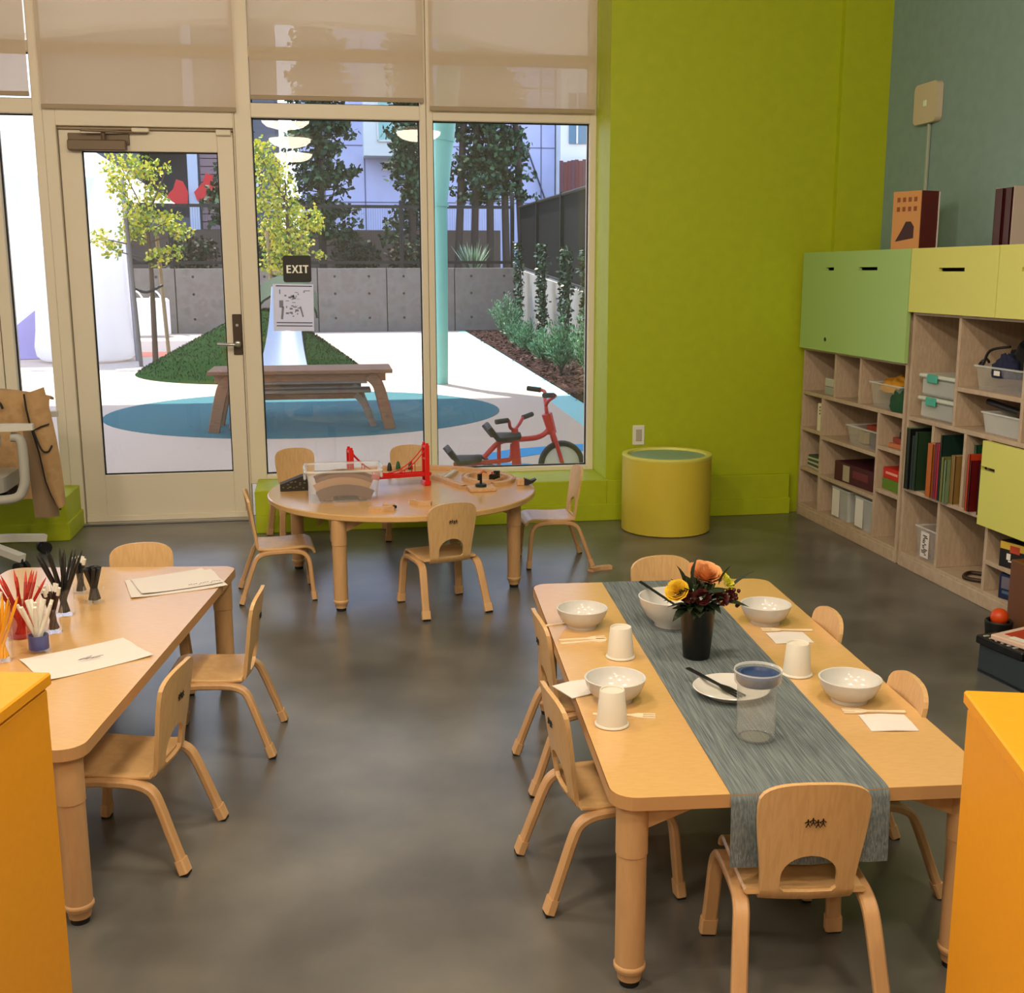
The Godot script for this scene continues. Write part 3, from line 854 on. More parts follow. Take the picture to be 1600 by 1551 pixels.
	# buildings
	var lav := textured(noise_tex([Color(0.73, 0.76, 0.90), Color(0.76, 0.79, 0.93)], 0.02, 37, 256), Vector3(0.3, 0.3, 0.3), 0.7, true)
	var pale := mat(Color(0.84, 0.88, 0.87), 0.7)
	var pane_m := mat(Color(0.30, 0.48, 0.58), 0.08)
	var b := thing("apartment_building", "lavender panelled apartment building far behind the trees", "building", Vector3(0, 0, -38.0))
	part(b, "facade", MB.new().box(Vector3(3.55, 6.0, -3.1), Vector3(8.2, 12, 6)), lav)
	var seams := MB.new()
	for x in [0.2, 1.47, 3.0, 4.6, 6.2, 7.2]:
		seams.box(Vector3(x, 6.0, -0.095), Vector3(0.035, 12, 0.012))
	for y in [3.6, 5.35, 7.2]:
		seams.box(Vector3(3.55, y, -0.095), Vector3(8.2, 0.03, 0.012))
	part(b, "panel_joints", seams, mat(Color(0.40, 0.42, 0.54), 0.8))
	var bay := part(b, "bay", MB.new().box(Vector3(2.35, 6.3, 0.35), Vector3(1.85, 2.7, 0.9), 0.01), pale)
	var bwn := part(bay, "window", MB.new().box(Vector3(2.35, 6.1, 0.81), Vector3(0.95, 1.4, 0.03)), mat(Color(0.60, 0.80, 0.78), 0.1))
	part(bwn, "window_frame", MB.new().box(Vector3(2.35, 6.1, 0.83), Vector3(0.04, 1.4, 0.03)).box(Vector3(1.87, 6.1, 0.83), Vector3(0.04, 1.4, 0.03)).box(Vector3(2.83, 6.1, 0.83), Vector3(0.04, 1.4, 0.03)).box(Vector3(2.35, 5.4, 0.83), Vector3(1.0, 0.05, 0.03)), M.white)
	var sw := part(b, "window", MB.new().box(Vector3(2.45, 4.72, -0.06), Vector3(0.85, 0.28, 0.06)), M.white)
	part(sw, "pane", MB.new().box(Vector3(2.45, 4.72, -0.02), Vector3(0.72, 0.17, 0.03)), mat(Color(0.08, 0.1, 0.14), 0.1))
	part(b, "wall_lamp", MB.new().ball(Vector3(6.05, 4.5, -0.02), Vector3(0.08, 0.12, 0.08), 8, 6), M.white)
	part(b, "brace", MB.new().tube([Vector3(6.75, 5.2, 0.05), Vector3(7.35, 3.6, 0.05)], 0.03, 5), mat(Color(0.25, 0.27, 0.35), 0.7))
	part(b, "window", MB.new().box(Vector3(0.35, 5.95, -0.06), Vector3(1.2, 0.5, 0.08)), pane_m)
	var wb := thing("white_building", "white building with a blue window at the right window edge", "building", Vector3(9.7, 0, -38.0))
	part(wb, "wall", MB.new().box(Vector3(0, 6, -2.4), Vector3(4.0, 12, 6)), mat(Color(0.90, 0.92, 0.92), 0.7))
	for x in [-1.35, -0.4, 0.8]:
		var ww := part(wb, "window", MB.new().box(Vector3(x, 6.2, 0.62), Vector3(0.75, 1.55, 0.06)), pane_m)
		part(ww, "window_bar", MB.new().box(Vector3(x - 0.12, 6.2, 0.66), Vector3(0.06, 1.55, 0.03)), M.white)
	var rd := thing("red_board_screen", "weathered red board screen before the white building", "screen", Vector3(0, 0, -37.0))
	var redm := mat(Color(0.42, 0.20, 0.20), 0.85)
	var redm2 := mat(Color(0.38, 0.23, 0.26), 0.85)
	for k in 12:
		part(rd, "board", MB.new().box(Vector3(7.65 + k * 0.125, 3.1 + rng.randf_range(-0.04, 0.04) + k * 0.006, 0), Vector3(0.115, 3.5, 0.04)), redm if k % 3 else redm2)
	var lb := thing("grey_house", "grey house with a dark porch seen through the door", "building", Vector3(-4.5, 0, -38.0))
	part(lb, "wall", MB.new().box(Vector3(-2.375, 5, -2.1), Vector3(2.85, 10, 4)).box(Vector3(1.875, 5, -2.1), Vector3(2.65, 10, 4)).box(Vector3(-0.2, 1.55, -2.1), Vector3(1.5, 3.1, 4)).box(Vector3(-0.2, 7.75, -2.1), Vector3(1.5, 4.5, 4)), mat(Color(0.36, 0.38, 0.42), 0.9))
	part(lb, "porch_back_wall", MB.new().box(Vector3(-0.2, 4.3, -3.2), Vector3(1.5, 2.4, 1.8)), lb.get_child(0).material_override)
	part(lb, "column", MB.new().box(Vector3(0.65, 5, 0.0), Vector3(0.30, 10, 0.25)), mat(Color(0.72, 0.77, 0.84), 0.7))
	for k in 16:
		part(lb, "brick_course", MB.new().box(Vector3(1.15, 2.6 + k * 0.24, -0.05), Vector3(0.55, 0.21, 0.12)), mat(Color(0.52, 0.44, 0.46), 0.9) if k == 0 else lb.get_child(3).material_override)
	var hw := part(lb, "window", MB.new().box(Vector3(2.15, 4.2, -0.06), Vector3(0.8, 1.1, 0.08)), pane_m)
	part(hw, "window_frame", MB.new().box(Vector3(2.15, 4.78, 0.0), Vector3(0.95, 0.07, 0.08)).box(Vector3(1.7, 4.2, 0), Vector3(0.07, 1.2, 0.08)).box(Vector3(2.6, 4.2, 0), Vector3(0.07, 1.2, 0.08)).box(Vector3(2.15, 3.6, 0), Vector3(0.95, 0.07, 0.08)), M.white)
	part(lb, "railing", MB.new().box(Vector3(2.6, 3.55, 0.6), Vector3(1.3, 0.05, 0.05)).box(Vector3(2.6, 3.3, 0.6), Vector3(1.3, 0.05, 0.05)), M.white)
	for s in [[0.15, 3.75], [1.05, 3.95]]:
		part(lb, "red_sign", MB.new().prism(PackedVector2Array([Vector2(-0.3, -0.35), Vector2(0.3, -0.35), Vector2(0.34, 0.1), Vector2(0.2, 0.42), Vector2(0.0, 0.48), Vector2(-0.1, 0.2), Vector2(-0.38, -0.1)]), 0.06, Transform3D(Basis(), Vector3(s[0], s[1], 0.13))), mat(Color(0.80, 0.10, 0.13), 0.6))

	# white tent on the left
	var canvas := mat(Color(0.95, 0.95, 0.95), 0.8)
	canvas.backlight_enabled = true
	canvas.backlight = Color(1.0, 1.0, 1.0)
	var tt := thing("party_tent", "large white tent with a pennant valance at the left", "tent", Vector3(-6.2, 0, -20.6))
	var rows := []
	for y in [0.0, 1.5, 2.95]:
		var r := []
		for k in 60:
			r.append(Vector3(-3.0 + k * 0.10, y, 0.05 * sin(k * 1.1) * (1.0 - y * 0.2)))
		rows.append(r)
	part(tt, "side_wall", MB.new().cloth(rows, 0.01), canvas)
	var roof := MB.new()
	var apex := Vector3(-1.8, 6.2, -2.5)
	var c4 := [Vector3(-4.2, 3.02, 1.2), Vector3(3.15, 2.80, 1.2), Vector3(3.15, 2.85, -5.5), Vector3(-4.2, 3.02, -5.5)]
	for k in 4:
		roof.tri(c4[k], c4[(k + 1) % 4], apex)
	part(tt, "roof", roof, canvas)
	var cyl := []
	for i in 12:
		var y: float = [0.02, 0.03, 0.10, 0.25, 0.5, 0.9, 1.3, 1.7, 2.1, 2.4, 2.7, 2.85][i]
		var rr: float = [0.55, 0.68, 0.76, 0.78, 0.74, 0.71, 0.70, 0.69, 0.68, 0.67, 0.66, 0.66][i]
		var r := []
		for k in 48:
			var a := TAU * k / 48.0
			var q := rr * (1.0 + 0.03 * sin(a * 9.0 + y) * clampf(y, 0, 1))
			r.append(Vector3(2.42 + cos(a) * q, y, 1.15 + sin(a) * q))
		cyl.append(r)
	part(tt, "draped_corner", MB.new().sheet(cyl, true, true), canvas)
	for k in 13:
		var x := -3.6 + k * 0.5
		var y := lerpf(3.02, 2.80, (x + 4.2) / 7.35)
		part(tt, "pennant", MB.new().prism(PackedVector2Array([Vector2(x, y), Vector2(x + 0.46, y - 0.014), Vector2(x + 0.28, y - 0.62)]), 0.01, Transform3D(Basis(), Vector3(0, 0, 1.93))), mat(Color(0.84, 0.88, 0.92), 0.8) if k == 0 else tt.get_child(3).material_override)
	part(tt, "corner_pole", MB.new().tube([Vector3(3.22, 0, 1.3), Vector3(3.16, 2.85, 1.3)], 0.035, 8), mat(Color(0.55, 0.56, 0.60), 0.4, 0.6))
	single("lavender_tarp", MB.new().cloth([[Vector3(-0.5, 0, 0.5), Vector3(0.2, 0, 0.35), Vector3(0.7, 0, 0.2)], [Vector3(-0.3, 0.12, 0.2), Vector3(0.3, 0.3, 0.05), Vector3(0.75, 0.25, 0)], [Vector3(0.1, 0.2, 0), Vector3(0.5, 0.8, -0.1), Vector3(0.8, 0.75, -0.1)]], 0.01), mat(Color(0.60, 0.56, 0.74), 0.8), "crumpled lavender tarp at the foot of the tent", "tarp", Vector3(-5.2, 0.01, -20.2))
	# young trees with stakes and ties
	var b1 := []
	for q in [[200, 262, 0.36], [232, 262, 0.28], [190, 290, 0.22], [250, 300, 0.24], [222, 325, 0.34], [265, 345, 0.26], [210, 360, 0.28], [165, 372, 0.20], [180, 390, 0.18], [235, 345, 0.28], [250, 400, 0.22], [275, 395, 0.18], [285, 362, 0.20], [272, 262, 0.10]]:
		b1.append([(q[0] - 235) / 108.2, 1.4 + (1.91 - (q[1] - 238) / 98.5) * 0.91, q[2] * 0.91, rng.randf_range(-0.25, 0.25)])
	ginkgo("yellow-green young tree with stakes seen through the glass door", Vector3(-2.55, 0.0, -18.2), b1, 2.75, 210)
	var b2 := []
	for q in [[404, 235, 0.30], [425, 265, 0.32], [440, 290, 0.24], [415, 310, 0.30], [440, 340, 0.42], [478, 340, 0.28], [420, 370, 0.34], [455, 385, 0.32], [425, 410, 0.26], [492, 350, 0.16], [436, 428, 0.14], [498, 400, 0.10]]:
		b2.append([(q[0] - 445) / 101.0, 1.4 + (2.0 - (q[1] - 210) / 108.0) * 1.066, q[2] * 1.066, rng.randf_range(-0.25, 0.25)])
	ginkgo("yellow-green young tree behind the exit sign", Vector3(-0.53, 0.0, -19.4), b2, 3.1, 200)
	var stake_m := mat(Color(0.62, 0.53, 0.40), 0.85)
	var n := 0
	for s in [[-2.75, -18.1, 2.2, "grey"], [-2.38, -18.5, 1.95, "tan"], [-0.77, -19.35, 2.05, ""], [-0.24, -19.5, 2.05, ""]]:
		single("tree_stake", MB.new().tube([Vector3(0, 0, 0), Vector3(-0.08, s[2], 0)], 0.03, 8), mat(Color(0.42, 0.40, 0.38), 0.85) if s[3] == "grey" else stake_m, ["grey stake left of the tree behind the door", "tan stake right of the tree behind the door", "tan stake left of the tree behind the exit sign", "tan stake right of the tree behind the exit sign"][n], "stake", Vector3(s[0], 0, s[1]), 0, "tree stakes")
		n += 1
	n = 0
	for s in [[-2.77, -18.15, 1.17, 0.38], [-2.79, -18.15, 1.6, 0.40], [-0.79, -19.3, 1.35, 0.5]]:
		single("tree_tie", MB.new().tube(spline([Vector3(0, 0, 0), Vector3(s[3] * 0.45, -0.06, 0.08), Vector3(s[3], 0.04, -0.1)], 4), 0.022, 6), M.rubber, ["lower black rubber tie between the stakes behind the door", "upper black rubber tie between the stakes behind the door", "black rubber tie beside the exit sign"][n], "tie", Vector3(s[0], s[2], s[1]), 0, "tree ties")
		n += 1
	# white builder's bag
	var bag := thing("bulk_bag", "white bulk bag with loop handles by the concrete wall", "bag", Vector3(-3.8, 0, -26.6))
	part(bag, "body", MB.new().box(Vector3(0, 0.42, 0), Vector3(0.82, 0.84, 0.7), 0.05), mat(Color(0.93, 0.93, 0.93), 0.8))
	for x in [-0.2, 0.2]:
		part(bag, "handle", MB.new().tube(spline([Vector3(x - 0.14, 0.82, 0.3), Vector3(x, 1.0, 0.3), Vector3(x + 0.14, 0.82, 0.3)], 4), 0.02, 5), mat(Color(0.93, 0.93, 0.93), 0.8))

	# turf mound with slide
	var turf := textured(noise_tex([Color(0.07, 0.155, 0.07), Color(0.11, 0.22, 0.10), Color(0.085, 0.185, 0.08), Color(0.135, 0.26, 0.125)], 0.2, 39, 512, 4), Vector3(1.2, 1.2, 1.2), 0.95, true, 0.1)
	var md := thing("turf_mound", "dark green artificial turf mound behind the wooden table", "mound", Vector3(-0.8, 0, -17.0))
	var mr := []
	for i in 41:
		var r := []
		for k in 49:
			var a := TAU * k / 48.0
			var u := i / 40.0
			var rx := 1.85 if cos(a) < 0 else 1.35
			var hh := 0.98 * pow(1.0 - u, 0.95) * (1.0 - exp(-u * 9.0) * 0.0)
			if u < 0.15:
				hh = 0.98 * (pow(0.85, 0.95) + (0.15 - u) * 0.35)
			r.append(Vector3(cos(a) * rx * u, maxf(hh, 0.0), sin(a) * 2.15 * u))
		mr.append(r)
	part(md, "turf", MB.new().sheet(mr, true), turf)
	var blades := MB.new()
	for k in 9000:
		var a := rng.randf() * TAU
		var u := sqrt(rng.randf()) * 0.98
		var rx := 1.85 if cos(a) < 0 else 1.35
		var hh := 0.98 * pow(1.0 - u, 0.95) if u >= 0.15 else 0.98 * (pow(0.85, 0.95) + (0.15 - u) * 0.35)
		blades.col = [lin(0.09, 0.195, 0.09), lin(0.115, 0.235, 0.11), lin(0.08, 0.165, 0.08)][k % 3]
		var d := (Vector3.UP + rv() * 0.8).normalized()
		blades.leaf(Vector3(cos(a) * rx * u, hh - 0.01, sin(a) * 2.15 * u), d, d.cross(rv()).normalized(), 0.04, 0.012)
	tag(part(md, "grass_blades", blades, leaf_mat(Color(0.05, 0.12, 0.05))), "", "", "", "stuff")
	var slide := thing("playground_slide", "pale steel slide running down the green mound", "slide", Vector3(-0.52, 0, -17.0), 0)
	var sr := []
	for i in 13:
		var u := i / 12.0
		var r := []
		for k in 9:
			var x := (k - 4) / 4.0
			r.append(Vector3(x * (0.20 + 0.14 * u * u), 1.04 * pow(1.0 - u, 1.25) + 0.06 + 0.09 * x * x * (1.0 - u * 0.4), 0.0 + 2.35 * u))
		sr.append(r)
	part(slide, "chute", MB.new().cloth(sr, 0.02), mat(Color(0.44, 0.49, 0.57), 0.3, 0.4))
	var hood := []
	for i in 7:
		var r := []
		for k in 13:
			var a := PI * k / 12.0
			r.append(Vector3(cos(a) * 0.42, 0.75 + sin(a) * 0.34 + 0.04 * i, 0.15 - 0.12 * i))
		hood.append(r)
	part(slide, "tunnel_hood", MB.new().cloth(hood, 0.03), mat(Color(0.10, 0.20, 0.11), 0.9))

	# picnic table with two benches
	var oak := textured(noise_tex([Color(0.45, 0.32, 0.235), Color(0.55, 0.41, 0.31), Color(0.49, 0.35, 0.265)], 0.02, 41, 256), Vector3(1.2, 8, 8), 0.75)
	var oak2 := textured(noise_tex([Color(0.50, 0.46, 0.42), Color(0.58, 0.53, 0.48)], 0.02, 42, 256), Vector3(1.2, 8, 8), 0.75)
	var pt := thing("picnic_table", "brown wooden outdoor table with curved legs on the blue circle", "table", Vector3(-0.21, 0.004, -10.62), -0.5)
	for k in 3:
		part(pt, "plank", MB.new().box(Vector3(0, 0.525, (k - 1) * 0.215), Vector3(1.62, 0.035, 0.212), 0.005), oak)
	for z in [-0.25, 0.25]:
		part(pt, "apron", MB.new().box(Vector3(0, 0.475, z), Vector3(1.5, 0.075, 0.04), 0.004), oak)
		for x in [-1, 1]:
			part(pt, "leg", MB.new().sweep(spline([Vector3(x * 0.60, 0.49, z), Vector3(x * 0.68, 0.40, z), Vector3(x * 0.735, 0.2, z), Vector3(x * 0.78, 0.0, z)], 4), rect_sec(0.07, 0.10, 0.006), Vector3.BACK), oak)
	var bn := thing("picnic_bench", "weathered bench tucked under the near side of the outdoor table", "bench", Vector3(-0.21, 0.004, -10.66), 0, "outdoor benches")
	for k in 2:
		part(bn, "plank", MB.new().box(Vector3(-0.02, 0.33, (k - 0.5) * 0.15), Vector3(1.28, 0.03, 0.145), 0.004), oak2)
	part(bn, "apron", MB.new().box(Vector3(-0.02, 0.285, 0.1), Vector3(1.16, 0.05, 0.03), 0.003).box(Vector3(-0.02, 0.285, -0.1), Vector3(1.16, 0.05, 0.03), 0.003), oak)
	for z in [-0.11, 0.11]:
		for x in [-1, 1]:
			part(bn, "leg", MB.new().sweep(spline([Vector3(x * 0.48, 0.30, z), Vector3(x * 0.55, 0.22, z), Vector3(x * 0.60, 0.1, z), Vector3(x * 0.64, 0.0, z)], 4), rect_sec(0.05, 0.06, 0.004), Vector3.BACK), oak2)
	dup(bn, Vector3(-0.21, 0.004, -11.55), 0, "weathered bench behind the outdoor table", "outdoor benches")

	# teal canopy post, canopy with white arched beams
	var teal := mat(Color(0.47, 0.75, 0.72), 0.45)
	var cp := thing("shade_canopy", "playground shade canopy on a flaring teal post", "canopy", Vector3(0, 0, -14.5))
	var post := part(cp, "post", MB.new().tube([Vector3(1.46, 0, 0), Vector3(1.47, 1.2, 0), Vector3(1.475, 2.2, 0), Vector3(1.50, 2.6, 0), Vector3(1.54, 3.16, 0), Vector3(1.62, 4.1, 0)], [0.085, 0.085, 0.085, 0.105, 0.135, 0.16], 16), teal)
	part(post, "collar", MB.new().tube([Vector3(1.475, 2.19, 0), Vector3(1.475, 2.23, 0)], 0.105, 16), teal)
	part(post, "collar", MB.new().tube([Vector3(1.525, 2.97, 0), Vector3(1.53, 3.01, 0)], 0.14, 16), teal)
	part(cp, "post", MB.new().tube([Vector3(-5.5, 0, 0), Vector3(-5.5, 2.2, 0), Vector3(-5.6, 4.0, 0)], [0.085, 0.085, 0.14], 14), teal)
	var wm := mat(Color(0.90, 0.90, 0.88), 0.5)
	var edge := [Vector3(-5.6, 3.85, 0), Vector3(-3.05, 4.08, 0), Vector3(-2.12, 4.20, 0), Vector3(-0.66, 4.30, 0), Vector3(0.46, 4.27, 0), Vector3(1.3, 4.22, 0), Vector3(2.39, 4.05, 0), Vector3(4.4, 3.7, 0)]
	part(cp, "edge_beam", MB.new().tube(spline(edge, 5), 0.05, 8), wm)
	part(cp, "rib_beam", MB.new().tube([Vector3(-0.5, 4.3, 0), Vector3(1.2, 4.75, 3.0), Vector3(3.5, 4.9, 6.5)], 0.04, 8), wm)
	var cr := []
	var ep := spline(edge, 3)
	for i in 5:
		var r := []
		for p in ep:
			r.append(p + Vector3(0, 0.5 * sin(i / 4.0 * PI * 0.75), i * 1.85))
		cr.append(r)
	var fab := mat(Color(0.86, 0.87, 0.86), 0.9)
	fab.backlight_enabled = true
	fab.backlight = Color(0.75, 0.76, 0.76)
	part(cp, "fabric_roof", MB.new().cloth(cr, 0.01), fab)
	build_tricycle()

func M_conc_light() -> Texture2D:
	return noise_tex([Color(0.50, 0.50, 0.48), Color(0.57, 0.57, 0.55), Color(0.54, 0.53, 0.51)], 0.02, 36, 256, 4)

func build_tricycle() -> void:
	var t := thing("red_tricycle", "red metal tandem tricycle with black seats outside the window", "tricycle", Vector3(1.52, 0, -7.3), 3.0)
	var red := mat(Color(0.72, 0.10, 0.13), 0.3)
	var R := 0.155
	var wheel := MB.new().lathe([Vector2(R - 0.035, -0.018), Vector2(R - 0.01, -0.02), Vector2(R, -0.008), Vector2(R, 0.008), Vector2(R - 0.01, 0.02), Vector2(R - 0.035, 0.018)], 32)
	var disc := MB.new().lathe([Vector2(0, -0.012), Vector2(R - 0.034, -0.008), Vector2(R - 0.034, 0.008), Vector2(0, 0.012)], 32)
	var tip := Basis(Vector3.RIGHT, PI / 2)
	var fw := part(t, "front_wheel", wheel, M.rubber, Vector3(0, R, 0), tip)
	part(fw, "wheel_disc", disc, mat(Color(0.80, 0.84, 0.90), 0.4))
	for z in [-0.2, 0.2]:
		var w := part(t, "rear_wheel", wheel, M.rubber, Vector3(-0.52, 0.1, z - 0.03), tip.scaled(Vector3.ONE * 0.65))
		part(w, "wheel_disc", disc, mat(Color(0.80, 0.84, 0.90), 0.4))
	part(t, "fork", MB.new().tube([Vector3(0, R, 0.04), Vector3(-0.055, 0.34, 0.035), Vector3(-0.075, 0.42, 0.0)], 0.014, 8).tube([Vector3(0, R, -0.04), Vector3(-0.055, 0.34, -0.035), Vector3(-0.075, 0.42, 0.0)], 0.014, 8), red)
	part(t, "head_tube", MB.new().tube([Vector3(-0.062, 0.36, 0), Vector3(-0.1, 0.49, 0)], [0.03, 0.036], 12), red)
	part(t, "handlebar", MB.new().tube(spline([Vector3(-0.098, 0.48, 0), Vector3(-0.105, 0.54, 0), Vector3(-0.10, 0.58, 0.05), Vector3(-0.08, 0.62, 0.14), Vector3(-0.115, 0.63, 0.19)], 4), 0.012, 8).tube(spline([Vector3(-0.098, 0.48, 0), Vector3(-0.105, 0.54, 0), Vector3(-0.10, 0.58, -0.05), Vector3(-0.08, 0.62, -0.14), Vector3(-0.115, 0.63, -0.19)], 4), 0.012, 8), red)
	for z in [-1, 1]:
		part(t, "grip", MB.new().tube([Vector3(-0.10, 0.628, z * 0.17), Vector3(-0.175, 0.635, z * 0.23)], 0.017, 10), M.rubber)
	part(t, "main_tube", MB.new().tube(spline([Vector3(-0.075, 0.42, 0), Vector3(-0.10, 0.37, 0), Vector3(-0.17, 0.335, 0), Vector3(-0.32, 0.325, 0), Vector3(-0.42, 0.31, 0), Vector3(-0.52, 0.215, 0)], 4), 0.018, 8), red)
	var saddle := func(x: float, y: float, called: String) -> void:
		var rows := []
		for i in 9:
			var u := i / 8.0
			var r := []
			for k in 9:
				var s := (k - 4) / 4.0
				var wdt := 0.05 + 0.06 * smoothstep(0.0, 0.6, u)
				r.append(Vector3(x - u * 0.21, y + 0.02 * (1.0 - s * s) + 0.07 * smoothstep(0.75, 1.0, u), -s * wdt))
			rows.append(r)
		part(t, called, MB.new().cloth(rows, 0.03), M.rubber)
	saddle.call(-0.28, 0.355, "front_seat")
	saddle.call(-0.54, 0.215, "rear_seat")
	part(t, "seat_post", MB.new().tube([Vector3(-0.42, 0.33, 0), Vector3(-0.42, 0.12, 0)], 0.013, 8), red)
	part(t, "rear_stem", MB.new().tube([Vector3(-0.315, 0.40, 0), Vector3(-0.30, 0.12, 0)], [0.022, 0.034], 10), red)
	part(t, "rear_handlebar", MB.new().tube(spline([Vector3(-0.40, 0.47, 0.13), Vector3(-0.37, 0.46, 0.08), Vector3(-0.35, 0.41, 0.03), Vector3(-0.315, 0.395, 0), Vector3(-0.27, 0.42, -0.06), Vector3(-0.235, 0.455, -0.11)], 4), 0.011, 8), red)
	part(t, "grip", MB.new().tube([Vector3(-0.385, 0.47, 0.12), Vector3(-0.47, 0.465, 0.15)], 0.016, 10), M.rubber)
	part(t, "grip", MB.new().tube([Vector3(-0.235, 0.455, -0.11), Vector3(-0.16, 0.47, -0.16)], 0.016, 10), M.rubber)
	part(t, "lower_tube", MB.new().tube(spline([Vector3(-0.33, 0.30, 0), Vector3(-0.34, 0.21, 0), Vector3(-0.40, 0.19, 0), Vector3(-0.72, 0.175, 0)], 4), 0.016, 8), red)
	part(t, "rear_axle", MB.new().tube([Vector3(-0.52, 0.1, -0.2), Vector3(-0.52, 0.1, 0.2)], 0.012, 8).tube([Vector3(-0.30, 0.14, 0), Vector3(-0.24, 0.05, -0.06)], 0.014, 8).tube([Vector3(-0.6, 0.18, 0), Vector3(-0.52, 0.1, 0)], 0.014, 8), red)

# ---------------------------------------------------------------- furniture
func chair_back() -> MB:
	var b := MB.new()
	var rows := []   # [y, half width, hole half width]
	var hole := func(y: float) -> float:
		if y < 0.238 or y > 0.3201: return 0.0
		if y < 0.246: return 0.046 + (y - 0.238) * 1.1
		if y < 0.27: return 0.055
		return 0.055 * sqrt(maxf(0.0, 1.0 - pow((y - 0.27) / 0.05, 2.0)))
	var width := func(y: float) -> float:
		if y <= 0.425:
			return lerpf(0.090, 0.106, smoothstep(0.23, 0.42, y))
		return 0.106 * pow(maxf(0.0, 1.0 - pow((y - 0.425) / 0.05, 2.6)), 1.0 / 2.6)
	var ys := [0.214, 0.226, 0.2379]
	for y in [0.238, 0.246, 0.258, 0.27, 0.282, 0.294, 0.304, 0.312, 0.3175, 0.32, 0.34, 0.36, 0.38, 0.40, 0.42, 0.44, 0.452, 0.46, 0.466, 0.470, 0.473, 0.4749]:
		ys.append(y)
	var at := func(x: float, y: float, front: bool) -> Vector3:
		var u := (y - 0.214) / 0.26
		var z := 0.086 + 0.042 * u - 0.010 * pow(x / 0.1, 2.0)
		if y < 0.235: z -= pow((0.235 - y) / 0.021, 2.0) * 0.012
		return Vector3(x, y, z + (-0.0055 if front else 0.0055))
	var hs := []
	var ws := []
	for y in ys:
		hs.append(hole.call(y)); ws.append(width.call(y))
	var m := ys.size()
	for sgn in [-1.0, 1.0]:
		for front in [true, false]:
			var g := []
			for i in m:
				var r := []
				for k in 7:
					r.append(at.call(sgn * lerpf(hs[i], ws[i], k / 6.0), ys[i], front))
				g.append(r)
			b.sheet(g, (sgn > 0) == front)
		for i in m - 1:   # outer edge and hole edge
			var a0: Vector3 = at.call(sgn * ws[i], ys[i], true)
			var a1: Vector3 = at.call(sgn * ws[i + 1], ys[i + 1], true)
			var e0: Vector3 = at.call(sgn * ws[i], ys[i], false)
			var e1: Vector3 = at.call(sgn * ws[i + 1], ys[i + 1], false)
			b.quad_out(a0, e0, e1, a1, Vector3(0, ys[i], a0.z))
			if hs[i] > 0.0 or hs[i + 1] > 0.0:
				var h0: Vector3 = at.call(sgn * hs[i], ys[i], true)
				var h1: Vector3 = at.call(sgn * hs[i + 1], ys[i + 1], true)
				var g0: Vector3 = at.call(sgn * hs[i], ys[i], false)
				var g1: Vector3 = at.call(sgn * hs[i + 1], ys[i + 1], false)
				b.quad_out(h0, g0, g1, h1, Vector3(sgn * 0.2, 0.27, h0.z))
		b.quad_out(at.call(0, ys[0], true), at.call(sgn * ws[0], ys[0], true), at.call(sgn * ws[0], ys[0], false), at.call(0, ys[0], false), Vector3(0, 1, 0.1))
		b.quad_out(at.call(0, ys[m - 1], true), at.call(sgn * ws[m - 1], ys[m - 1], true), at.call(sgn * ws[m - 1], ys[m - 1], false), at.call(0, ys[m - 1], false), Vector3(0, 0, 0.1))
		b.quad_out(at.call(0, 0.2379, true), at.call(sgn * 0.046, 0.2379, true), at.call(sgn * 0.046, 0.2379, false), at.call(0, 0.2379, false), Vector3(0, 0, 0.1))
	return b

func emblem() -> MB:   # row of little leaping figures
	var b := MB.new()
	for k in 4:
		var x := -0.014 + k * 0.0094
		var y: float = 0.392 + [0.0, 0.003, -0.001, 0.001][k]
		var z := 0.1218
		var s := Vector3(0, 0, 0.0012)
		b.ball(Vector3(x, y + 0.0075, z), Vector3(0.0018, 0.0018, 0.0008), 6, 4)
		for q in [[0.0, 0.002, 0.0022, 0.009, 0.2], [-0.003, 0.003, 0.0075, 0.0014, 0.5], [0.003, 0.0035, 0.0075, 0.0014, -0.6], [-0.0022, -0.004, 0.0014, 0.0075, -0.5], [0.0022, -0.004, 0.0014, 0.0075, 0.6]]:
			b.box(Vector3(x + q[0], y + q[1], z), Vector3(q[2], q[3], s.z), 0.0, Basis(Vector3.BACK, q[4]))
	return b

